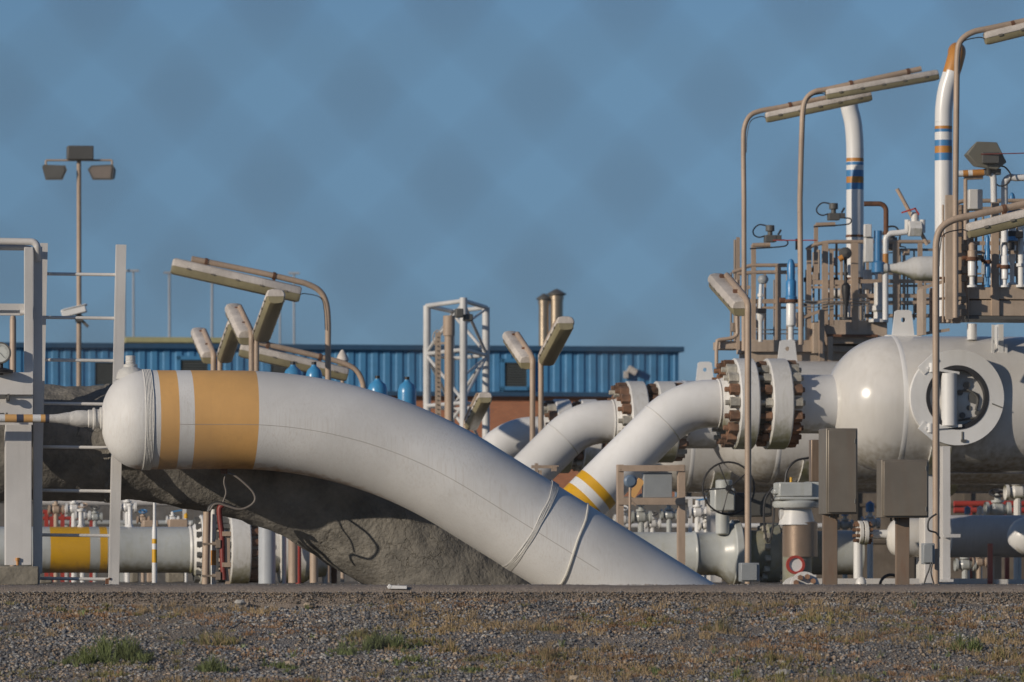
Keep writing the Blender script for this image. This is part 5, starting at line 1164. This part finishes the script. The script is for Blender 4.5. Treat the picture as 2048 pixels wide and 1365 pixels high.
# ------------------------------------------------------------------ blue gas bottles
for (x, y, w_, Y, lab) in [(586, 727, 19, 69, 'leftmost blue domed cylinder just over the white pipe'), (628, 727, 17, 69, 'blue domed cylinder left of the long lamp pole'), (755, 755, 20, 69, 'blue domed cylinder left of its fully round twin'), (814, 757, 18.5, 69, 'blue domed cylinder left of the lattice tower')]:
    k = u(Y); c = gl(P(x, 1168, Y)); top = P(x, y, Y).z; root = T('gas_cylinder', lab, 'cylinder', c, 'blue domed cylinders in front of the blue wall')
    r = w_*k; mb = MB(); h_ = top-8*k
    mb.lathe([(0, .9), (r, .9), (r, h_-22*k), (r*.97, h_-15*k), (r*.8, h_-6*k), (r*.5, h_-1*k), (r*.32, h_+2*k), (r*.3, h_+5*k), (0, h_+5*k)], c, UP, 32); mb.build('bottle', M['bluep2'], root, ang=50)
    mb = MB(); mb.cyl(c+UP*(h_+3*k), c+UP*(h_+11*k), 5*k, 12); mb.build('cap', M['black'], root)
    mb = MB(); mb.cyl(c, c+UP*.92, r*.5, 12); mb.build('stand', M['beige'], root)

# ------------------------------------------------------------------ white lattice tower and poles
def tower():
    Y = 100; k = u(Y)
    root = T('lattice_tower', 'white tubular lattice tower against the blue and brick wall', 'lattice tower', gl(P(915, 1168, Y)))
    # triangular-ish plan: four legs seen as three main uprights
    L = {'a': (854, 612, 100.0), 'b': (927, 604, 98.2), 'c': (972, 612, 100.6), 'd': (905, 618, 102.2)}
    def at(n, y): x, t, Yq = L[n]; z = EYE+(HY-y)/F*100; return Vector(((x-1024)/F*Yq, Yq, z))
    for n in L: mb = MB(); mb.cyl(at(n, 612 if n != 'b' else 606)*1, Vector((at(n, 612).x, at(n, 612).y, 0)), (7.6 if n != 'd' else 4.5)*k, 16); mb.build('leg', M['white_vt'], root)
    lv = [612, 708, 812, 915, 1018, 1120]
    mb = MB()
    for y in lv:
        for p, q in (('a', 'b'), ('b', 'c'), ('c', 'd'), ('d', 'a')): mb.cyl(at(p, y), at(q, y), (4.5 if y == 612 else 4.0)*k, 10)
    mb.build('ring_bars', M['white_vt'], root)
    mb = MB()
    for i in range(len(lv)-1):
        y0, y1 = lv[i], lv[i+1]; ym = (y0+y1)/2
        for j, (p, q) in enumerate((('a', 'b'), ('b', 'c'), ('c', 'd'), ('d', 'a'))):
            if (i+j) % 2: mb.cyl(at(p, y0+4), at(q, y1-4), 3.4*k, 8)
            else: mb.cyl(at(q, y0+4), at(p, y1-4), 3.4*k, 8)
            if j == 1: mb.cyl(at(p, ym), at(q, y0+4), 2.4*k, 8)
    mb.build('diagonal_braces', M['white_vt'], root)
M['white_vt'] = paint('tower_white_paint', (.62, .62, .61), .45, streak=.06)
tower()
def brownpole():
    Y = 88; k = u(Y); root = T('instrument_pole', 'brown pole with thick cylindrical head in front of the lattice tower', 'pole', gl(P(898, 1168, Y)))
    c = gl(P(898, 1168, Y)); zt = P(898, 632, Y).z
    mb = MB(); mb.lathe([(9*k, 0), (9*k, zt-40*k), (12*k, zt-40*k), (12*k, zt-1*k), (11*k, zt), (0, zt)], c, UP, 24); mb.build('pole', M['beige'], root, ang=30)
    mb = MB(); mb.box((P(876, 665, Y)+P(876, 900, Y))/2, (11*k, .03, 235*k)); mb.bar(P(876, 687, Y), P(893, 687, Y), .04, 4*k); mb.tube(smoothpts([P(870, 690, Y), P(866, 672, Y), P(874, 661, Y), P(882, 668, Y)], 5), 1.2*k, 6); mb.build('perforated_strut', M['beige_d'], root)
    mb = MB()
    for i in range(22): mb.cyl(P(876, 675+i*9, Y-.03), P(876, 675+i*9, Y-.02), 1.4*k, 6)
    mb.build('strut_holes', M['black'], root)
    f2 = T('floodlight', 'small dark floodlight fixed at the top of the lattice tower', 'floodlight', P(928, 632, 97))
    mb = MB(); mb.box(P(918, 627, 96.8), (16*u(97), .2, 18*u(97))); mb.box(P(936, 636, 96.9), (18*u(97), .2, 14*u(97))); mb.build('housing', M['dgrey'], f2, bevel=.02)
brownpole()
def mast():
    Y = 112; k = u(Y); g = lambda x, y, d=0: P(x, y, Y+d)
    root = T('floodlight_mast', 'tall mast with two floodlights and grey box above the ladder', 'light mast', gl(g(158, 1168)))
    mb = MB(); mb.tube([gl(g(158, 1168)), g(158, 322)], [6*k, 4.5*k], 14); mb.build('pole', M['beige'], root)
    mb = MB(); mb.box(g(160, 307), (52*k, .35, 28*k)); mb.build('control_box', M['dgrey'], root, bevel=.02)
    mb = MB(); mb.tube([g(92, 321), g(224, 321)], 2*k, 8); mb.tube([g(92, 321), g(92, 336)], 2*k, 8); mb.tube([g(224, 321), g(224, 336)], 2*k, 8); mb.build('cross_arm', M['beige'], root)
    for s, x, mt in ((-1, 111, 'dgrey'), (1, 204, 'lampface')):
        mb = MB(); c = g(x, 346)
        pts = [(-22*1, 15), (22, 13), (25, 4), (16, -16), (-18, -16), (-25, 10)] if s < 0 else [(22, 15), (-20, 13), (-27, 5), (-17, -16), (22, -16), (25, 12)]
        if s > 0: pts = pts[::-1]
        vs = [c+Vector((a*k, -.22, b*k)) for a, b in pts]+[c+Vector((a*k*.8+s*.06, .25, b*k*.6)) for a, b in pts]
        n = len(pts); mb.add(vs, [tuple(range(n)), tuple(range(2*n-1, n-1, -1))]+[(i, n+i, n+(i+1) % n, (i+1) % n) for i in range(n)])
        h = mb.build('floodlight', M['dgrey'], root, ang=20)
        mb = MB(); vs = [c+Vector((a*k*.84, -.235, b*k*.78)) for a, b in pts]; vs += [v+Vector((0, .01, 0)) for v in vs]
        mb.add(vs, [tuple(range(n)), tuple(range(2*n-1, n-1, -1))]); mb.build('lens', M[mt], h)
    cc = T('security_camera', 'white security camera mounted on the tall mast', 'camera', g(150, 640))
    mb = MB(); d = Vector((1, 0, .32)).normalized(); mb.bar(g(124, 629, -.2), g(172, 617, -.2), .3, 15*k); mb.bar(g(126, 621, -.2), g(174, 609.5, -.2), .34, 2.5*k); mb.build('housing', M['white'], cc, bevel=.03)
    mb = MB(); mb.box(g(158, 638, -.1), (14*k, .2, 12*k)); mb.bar(g(162, 640, -.1), g(176, 654, -.1), .08, 6*k); mb.build('bracket', M['dgrey'], cc)
M['lampface'] = paint('lamp_front', (.24, .20, .17), .3, streak=.05)
mast()
for i, (x, y, w_) in enumerate([(249, 541, 5.5), (267, 541, 5), (339, 545, 6), (424, 556, 6), (560, 600, 4.5), (588, 546, 5)]):
    Y = 320; k = u(Y); labs = ['thin distant mast leftmost of the close pair', 'thin distant mast rightmost of the close pair', 'thin distant mast left of the long lamp tip', 'thin distant mast just above the long lamp housing', 'faint distant mast right of the tall lamp pair', 'distant mast with small cross head above the long lamp']
    root = T('distant_mast', labs[i], 'mast', gl(P(x, 1168, Y)), 'thin masts far behind the blue building')
    mb = MB(); mb.tube([gl(P(x, 1168, Y)), P(x, y, Y)], [w_*k*.6, w_*k*.4], 10); mb.build('pole', M['mast'], root)
    mb = MB(); mb.box(P(x, y+1, Y), (22*k, .3, 4*k), Matrix.Identity(3)); mb.build('head', M['mast'], root)

# ------------------------------------------------------------------ blue clad building
def building():
    Y0 = 180; k = u(Y0); px0 = 700; f = lambda x, y, d=0: SP(x, y, Y0, px0)+B1*d
    root = T('blue_clad_building', 'long low building with blue ribbed cladding above a brick base', 'building', gl(f(700, 1168)))
    xL, xR = -700, 1357
    a = f(xL, 785); b = f(xR, 785); L = (b-a).length; zt = f(px0, 697).z; zm = f(px0, 786).z; D = 18
    mb = MB(); mb.box(gl((a+b)/2)+B1*(D/2+.1)+UP*zm/2, (L-.2, D, zm)); mb.build('brick_wall', M['brick'], root)
    # ribbed cladding
    mb = MB(); pitch = 24.6*k; n = int(L/pitch); prof = []
    pat = [(0, 0), (.10, -.038), (.55, -.038), (.65, 0), (1, 0)]
    for i in range(n+1):
        for t, dpt in pat[:-1]:
            x = (i+t)*pitch
            if x < L: prof.append((x, dpt))
    prof.append((L, 0)); vs = []
    for x, dpt in prof:
        p = gl(a)+A1*x+B1*dpt; vs += [p+UP*zm, p+UP*zt]
    mb.add(vs, [(2*i, 2*i+2, 2*i+3, 2*i+1) for i in range(len(prof)-1)])
    c = gl(b); mb.add([c+UP*zm, c+UP*zt, c+B1*D+UP*zt, c+B1*D+UP*zm], [(0, 3, 2, 1)])
    mb.build('cladding', M['clad'], root, flat=True)
    mb = MB(); mb.box(gl((a+b)/2)+B1*(D/2-.05)+UP*(zt+.03), (L+.3, D+.3, .16)); mb.build('roof_edge', M['clad_d'], root)
    mb = MB(); mb.box(gl((a+b)/2)-B1*.06+UP*(zm-.02), (L+.1, .2, .14)); mb.build('drip_trim', M['clad_d'], root)
    for x0, x1, y0, y1 in ((185, 232, 722, 775), (356, 418, 717, 775), (536, 600, 722, 775), (1003, 1056, 722, 778)):
        c = f((x0+x1)/2, (y0+y1)/2, -.14); w_, h_ = (x1-x0)*k, (y1-y0)*k
        mb = MB()
        for sx in (-1, 1): mb.box(c+A1*sx*w_/2, (.12, .16, h_+.12))
        for sz in (-1, 1): mb.box(c+UP*sz*h_/2, (w_+.12, .16, .12))
        lv = mb.build('louvre', M['clad'], root)
        mb = MB(); nn = 11
        for i in range(nn): mb.box(c+UP*(-h_/2+h_*(i+.5)/nn), (w_, .10, h_/nn*.7), RZ@Matrix.Rotation(R(-38), 3, 'X'))
        mb.box(c+B1*.06, (w_, .02, h_)); mb.build('slats', M['louv'], lv)
    # wall lamp plate seen right
    mb = MB(); mb.box(f(1262, 742, -.2), (18*k, .2, 12*k), RZ@Matrix.Rotation(.5, 3, 'Y')); mb.box(f(1250, 750, -.15), (8*k, .15, 14*k)); mb.build('wall_lamp', M['lamp_body'], root)
    mb = MB(); mb.box(SP(360, 687, 205, 700), (245*u(205), 6, 10*u(205))); mb.box(SP(360, 760, 206, 700), (240*u(205), 5, 140*u(205))); tag(mb.build('far_building', M['yroof']), 'low yellowish roof edge peeping over the blue building at left', 'building')
    for x, w_, y, lab in ((1088, 10.5, 597, 'left, lower metal flue with conical cap'), (1113, 13, 588, 'right, taller metal flue with conical cap')):
        Yf = 184; kk = u(Yf); c = gl(P(x, 1168, Yf)); zt2 = P(x, y, Yf).z; rt = T('flue', lab+' on the blue building', 'flue', P(x, 697, Yf), 'metal flues on the roof')
        mb = MB(); mb.lathe([(w_*kk, 7.2), (w_*kk, zt2-12*kk), (w_*1.12*kk, zt2-12*kk), (w_*1.12*kk, zt2-4*kk)], c, UP, 28); mb.build('pipe', M['copper'], rt, ang=30)
        mb = MB(); mb.lathe([(w_*1.0*kk, zt2-4*kk), (w_*1.5*kk, zt2-2*kk), (w_*1.5*kk, zt2), (w_*.3*kk, zt2+9*kk), (0, zt2+10*kk)], c, UP, 28); mb.build('rain_cap', M['dgrey'], rt, ang=30)
def brickmat():
    m, t, b = newmat('red_brick'); L = t.links.new; tc = nd(t, 'ShaderNodeTexCoord'); mp = nd(t, 'ShaderNodeMapping'); mp.inputs['Rotation'].default_value = (R(90), 0, 0); L(tc.outputs['Object'], mp.inputs[0])
    br = nd(t, 'ShaderNodeTexBrick'); br.inputs['Scale'].default_value = 3.2; br.inputs['Color1'].default_value = (.46, .185, .095, 1); br.inputs['Color2'].default_value = (.38, .15, .08, 1); br.inputs['Mortar'].default_value = (.28, .17, .11, 1); br.inputs['Mortar Size'].default_value = .02
    L(mp.outputs[0], br.inputs['Vector']); L(br.outputs[0], b.inputs['Base Color']); b.inputs['Roughness'].default_value = .9; return m
M['brick'] = brickmat()
M['clad'] = paint('blue_cladding', (.065, .225, .42), .5, streak=.15, scol=(.08, .18, .30), sscale=(3, 3, .3), mottle=.1, bump=0)
M['clad_d'] = paint('dark_blue_trim', (.03, .08, .15), .45, streak=0, bump=0)
M['louv'] = paint('grey_louvre', (.075, .085, .085), .6, streak=0, bump=0)
building()
# dull boundary wall far behind, right of the brick building
def backwall():
    Y = 115; f = lambda x, y: SP(x, y, Y, 1700); a = gl(f(1362, 1168)); b = gl(f(2600, 1168)); z = f(1700, 945).z; L = (b-a).length
    root = T('boundary_wall', 'dull brown panelled wall behind the vessels at right', 'wall', gl(f(1900, 1168)))
    mb = MB(); mb.box((a+b)/2+UP*z/2, (L, .3, z)); mb.build('wall', M['wallb'], root)
    mb = MB()
    for q in (.36, .70): mb.box((a+b)/2+UP*z*q-B1*.17, (L, .04, .06))
    for i in range(12): mb.box(a+(b-a)*(i/11)+UP*z/2-B1*.18, (.14, .08, z))
    mb.build('ribs', M['wallb2'], root)
M['wallb'] = paint('brown_wall', (.17, .14, .11), .9, streak=.2, mottle=.25)
M['wallb2'] = paint('dark_brown_wall_rib', (.11, .09, .07), .9, streak=.1)
backwall()

def lowwall():
    Y = 108; f = lambda x, y: SP(x, y, Y, 700); a = gl(f(-300, 1168)); b = gl(f(1372, 1168)); z = f(700, 1004).z; L = (b-a).length
    root = T('low_wall', 'low grey concrete wall running behind the small valves', 'wall', gl(f(700, 1168)))
    mb = MB(); mb.box((a+b)/2+UP*z/2, (L, .25, z)); mb.build('wall', M['wallg'], root)
    mb = MB(); mb.box((a+b)/2+UP*(z+.05), (L, .35, .12)); mb.build('coping', M['wallg2'], root)
M['wallg'] = paint('grey_wall', (.16, .155, .15), .9, streak=.3, mottle=.3)
M['wallg2'] = paint('wall_coping', (.24, .225, .20), .9, streak=.1)
lowwall()

def bulkhead():
    Y = 84; k = u(Y); c = P(685, 722, Y)
    root = T('bulkhead_lamp', 'small round pale lamp peeping out right of the long lamp pole', 'lamp', c)
    mb = MB(); mb.lathe([(13*k, 0), (13*k, 2*k), (9*k, 12*k), (5*k, 18*k), (2*k, 22*k), (0, 22*k)], c, UP, 20); mb.build('cap', M['lamp_body'], root)
    mb = MB(); mb.lathe([(0, -14*k), (8*k, -12*k), (11*k, -3*k), (11*k, 0)], c, UP, 20); mb.build('globe', M['lamp_glass'], root)
    mb = MB(); mb.cyl(gl(c), c-UP*14*k, 4*k, 10); mb.build('post', M['beige'], root)
bulkhead()

def platform_bits():
    Y = 75; k = u(Y); g = lambda x, y, d=0: P(x, y, Y+d)
    r = T('gate_valve', 'dark gate valve with round handwheel and orange knob behind the rail', 'valve', g(1690, 640))
    mb = MB(); mb.lathe([(0, -8*k), (12*k, -6*k), (12*k, 4*k), (0, 8*k)], g(1691, 507), Vector((.3, -1, 0)), 20); mb.build('handwheel', M['dgrey'], r)
    mb = MB(); mb.cyl(g(1678, 519, -.1), g(1686, 515, -.1), 6*k, 12); mb.build('knob', M['orange'], r)
    mb = MB(); mb.cyl(g(1691, 515), g(1691, 570), 3.4*k, 10); mb.cyl(g(1691, 545), g(1691, 551), 6*k, 10); mb.lathe([(4*k, 0), (6*k, 12*k), (9*k, 30*k), (9*k, 42*k), (4*k, 48*k)], g(1692, 614), UP, 16); mb.cyl(g(1691, 640), g(1691, 610), 4.5*k, 12); mb.cyl(g(1691, 640), g(1691, 635), 13*k, 14); mb.build('body', M['black'], r)
    r = T('level_instrument', 'grey dome headed instrument on a slim stem behind the left rail', 'instrument', g(1525, 684))
    mb = MB(); mb.lathe([(0, -9*k), (8*k, -7*k), (11*k, -1*k), (11*k, 2*k), (8*k, 8*k), (0, 10*k)], g(1526, 560), UP, 20); mb.build('head', M['grey_box'], r)
    mb = MB(); mb.cyl(g(1522, 569), g(1520, 620), 4*k, 12); mb.cyl(g(1521, 588), g(1521, 594), 6*k, 8); mb.build('neck', M['white'], r)
    mb = MB(); mb.lathe([(4.5*k, 0), (4.5*k, 40*k), (7*k, 46*k), (9*k, 58*k), (6*k, 66*k)], g(1521, 684), UP, 14); mb.build('stand', M['white_flange'], r)
    mb = MB(); mb.box(g(1522, 622, -.05), (18*k, .12, 9*k)); mb.build('bracket', M['black'], r)
    mb = MB(); mb.tube([g(1546, 481), g(1634, 481)], 1.1*k, 6); tag(mb.build('red_wire', M['red']), 'thin red line stretched between the two dark actuators', 'wire')
    r = T('bolted_valve', 'pale stubby valve body behind the rail right of the striped vent pipe', 'valve', g(1757, 645, .6))
    mb = MB(); mb.lathe([(20*k, 0), (20*k, 6*k), (10*k, 8*k), (10*k, 20*k), (13*k, 24*k), (13*k, 32*k), (9*k, 36*k), (9*k, 80*k)], g(1757, 645, .6), UP, 20); mb.build('body', M['white_flange'], r)
    # right platform
    Y2 = 64.4; k = u(Y2); g = lambda x, y, d=0: P(x, y, Y2+d)
    for x, y0, y1, w_, mt, lab in ((2005, 418, 575, 6, 'white', 'white riser just right of the middle post'), (2042, 420, 575, 6, 'white', 'white riser at the very right edge'), (1952, 430, 575, 3, 'beige_s', 'thin brown riser left of the blue column')):
        mb = MB(); mb.cyl(g(x, y1, .3), g(x, y0, .3), w_*k, 12); mb.cyl(g(x, (y0+y1)/2+30, .3), g(x, (y0+y1)/2+36, .3), w_*1.6*k, 10); mb.cyl(g(x, y1, .3), g(x, y1-5, .3), w_*1.7*k, 10); tag(mb.build('riser', M[mt]), lab+' on the right platform', 'pipe')
    r = T('dark_valve', 'blue collared valve with dark body at the right edge above the deck', 'valve', g(2020, 490, .2))
    mb = MB(); mb.box(g(2022, 470, .2), (44*k, .15, 14*k)); mb.cyl(g(2020, 485, .2), g(2020, 500, .2), 9*k, 12); mb.build('body', M['black'], r, bevel=.01); mb = MB(); mb.cyl(g(2020, 482, .2), g(2020, 474, .2), 16*k, 16); mb.build('collar', M['bluep'], r)
    # moss on the nearest vessel, kept to real patches
    c = c1+A1*0; mb = MB(); rng = random.Random(5); n = 26
    for j in range(70):
        x0 = 1.0+rng.random()*.9; a = R(-52+rng.random()*30*1.0); sz = .02+.05*rng.random(); ctr = c1+A1*(x0+.55)
        base_ = len(mb.v); vs = []
        for q in range(7):
            t = q/7*6.283; aa = a+math.sin(t)*sz/r1*rng.uniform(.5, 1); xx = math.cos(t)*sz*rng.uniform(.8, 1.6)
            vs.append(ctr+A1*xx+(UP*math.cos(aa)+B1*math.sin(aa))*(r1+.003))
        mb.add(vs, [tuple(range(7))])
    mb.build('moss_stain', M['green_moss'], v1)
platform_bits()

def fittings():
    Y = 75.4; k = u(Y); g = lambda x, y, d=0: P(x, y, Y+d)
    root = T('pipe_manifold', 'pale horizontal manifold with small boxes behind the rails of the left platform', 'manifold', g(1760, 640))
    MB().tube([g(1655, 588, 1.6), g(1742, 588, 1.6)], 9*k, 18).build('pipe', M['white_flange'], root)
    MB().tube([g(1700, 632, 1.2), g(1860, 632, 1.2)], 4*k, 12).build('pipe', M['beige'], root)
    MB().tube(smoothpts([g(1765, 468, .8), g(1775, 455, .8), g(1792, 455, .8), g(1800, 472, .8), g(1792, 496, .8), g(1775, 497, .8)], 5), 1.8*k, 8).build('cable_loop', M['black'], root)
    for x, y, w_, h_, mt in ((1735, 560, 16, 40, 'white_flange'), (1655, 598, 14, 14, 'grey_box'), (1812, 505, 12, 12, 'beige'), (1468, 655, 12, 18, 'beige_s'), (1512, 648, 12, 16, 'grey_box'), (1625, 560, 10, 20, 'beige_s'), (1780, 486, 26, 22, 'dgrey'), (1668, 524, 10, 16, 'grey_box'), (1746, 612, 14, 26, 'white'), (1600, 640, 14, 30, 'beige'), (1838, 610, 18, 34, 'beige_s')):
        MB().box(g(x, y, .7), (w_*k, .12, h_*k)).build('junction_box', M[mt], root, bevel=.008)
    for x, y0, y1, r_ in ((1462, 545, 690, 2), (1470, 480, 700, 3), (1515, 600, 690, 2), (1548, 560, 690, 1.6), (1638, 500, 640, 2), (1722, 560, 650, 2.6), (1800, 500, 640, 2), (1828, 500, 640, 1.8), (1850, 520, 650, 2.6)):
        MB().cyl(g(x, y1, .9), g(x, y0, .9), r_*k, 8).build('riser_tube', M['beige_s'], root)
    Y = 64.8; k = u(Y)
    root = T('fitting_rack', 'cluster of small fittings on the right platform between its first two posts', 'fittings', g(1955, 575))
    for x, y, w_, h_, mt in ((1962, 455, 14, 24, 'white_flange'), (1940, 478, 12, 12, 'black'), (1970, 540, 12, 20, 'grey_box'), (2030, 540, 16, 26, 'beige'), (1958, 515, 10, 10, 'black'), (2005, 450, 12, 12, 'grey_box'), (1950, 560, 30, 12, 'beige_s')):
        MB().box(P(x, y, Y+.3), (w_*k, .1, h_*k)).build('junction_box', M[mt], root, bevel=.006)
    for y in (455, 520, 548): MB().tube([P(1925, y, Y+.4), P(2110, y, Y+.4)], 2*k, 8).build('tube', M['beige_s'], root)
    for x in (1966, 1983, 2034): MB().cyl(P(x, 575, Y+.35), P(x, 425, Y+.35), 2.4*k, 8).build('riser_tube', M['white'] if x == 1983 else M['beige_s'], root)
fittings()
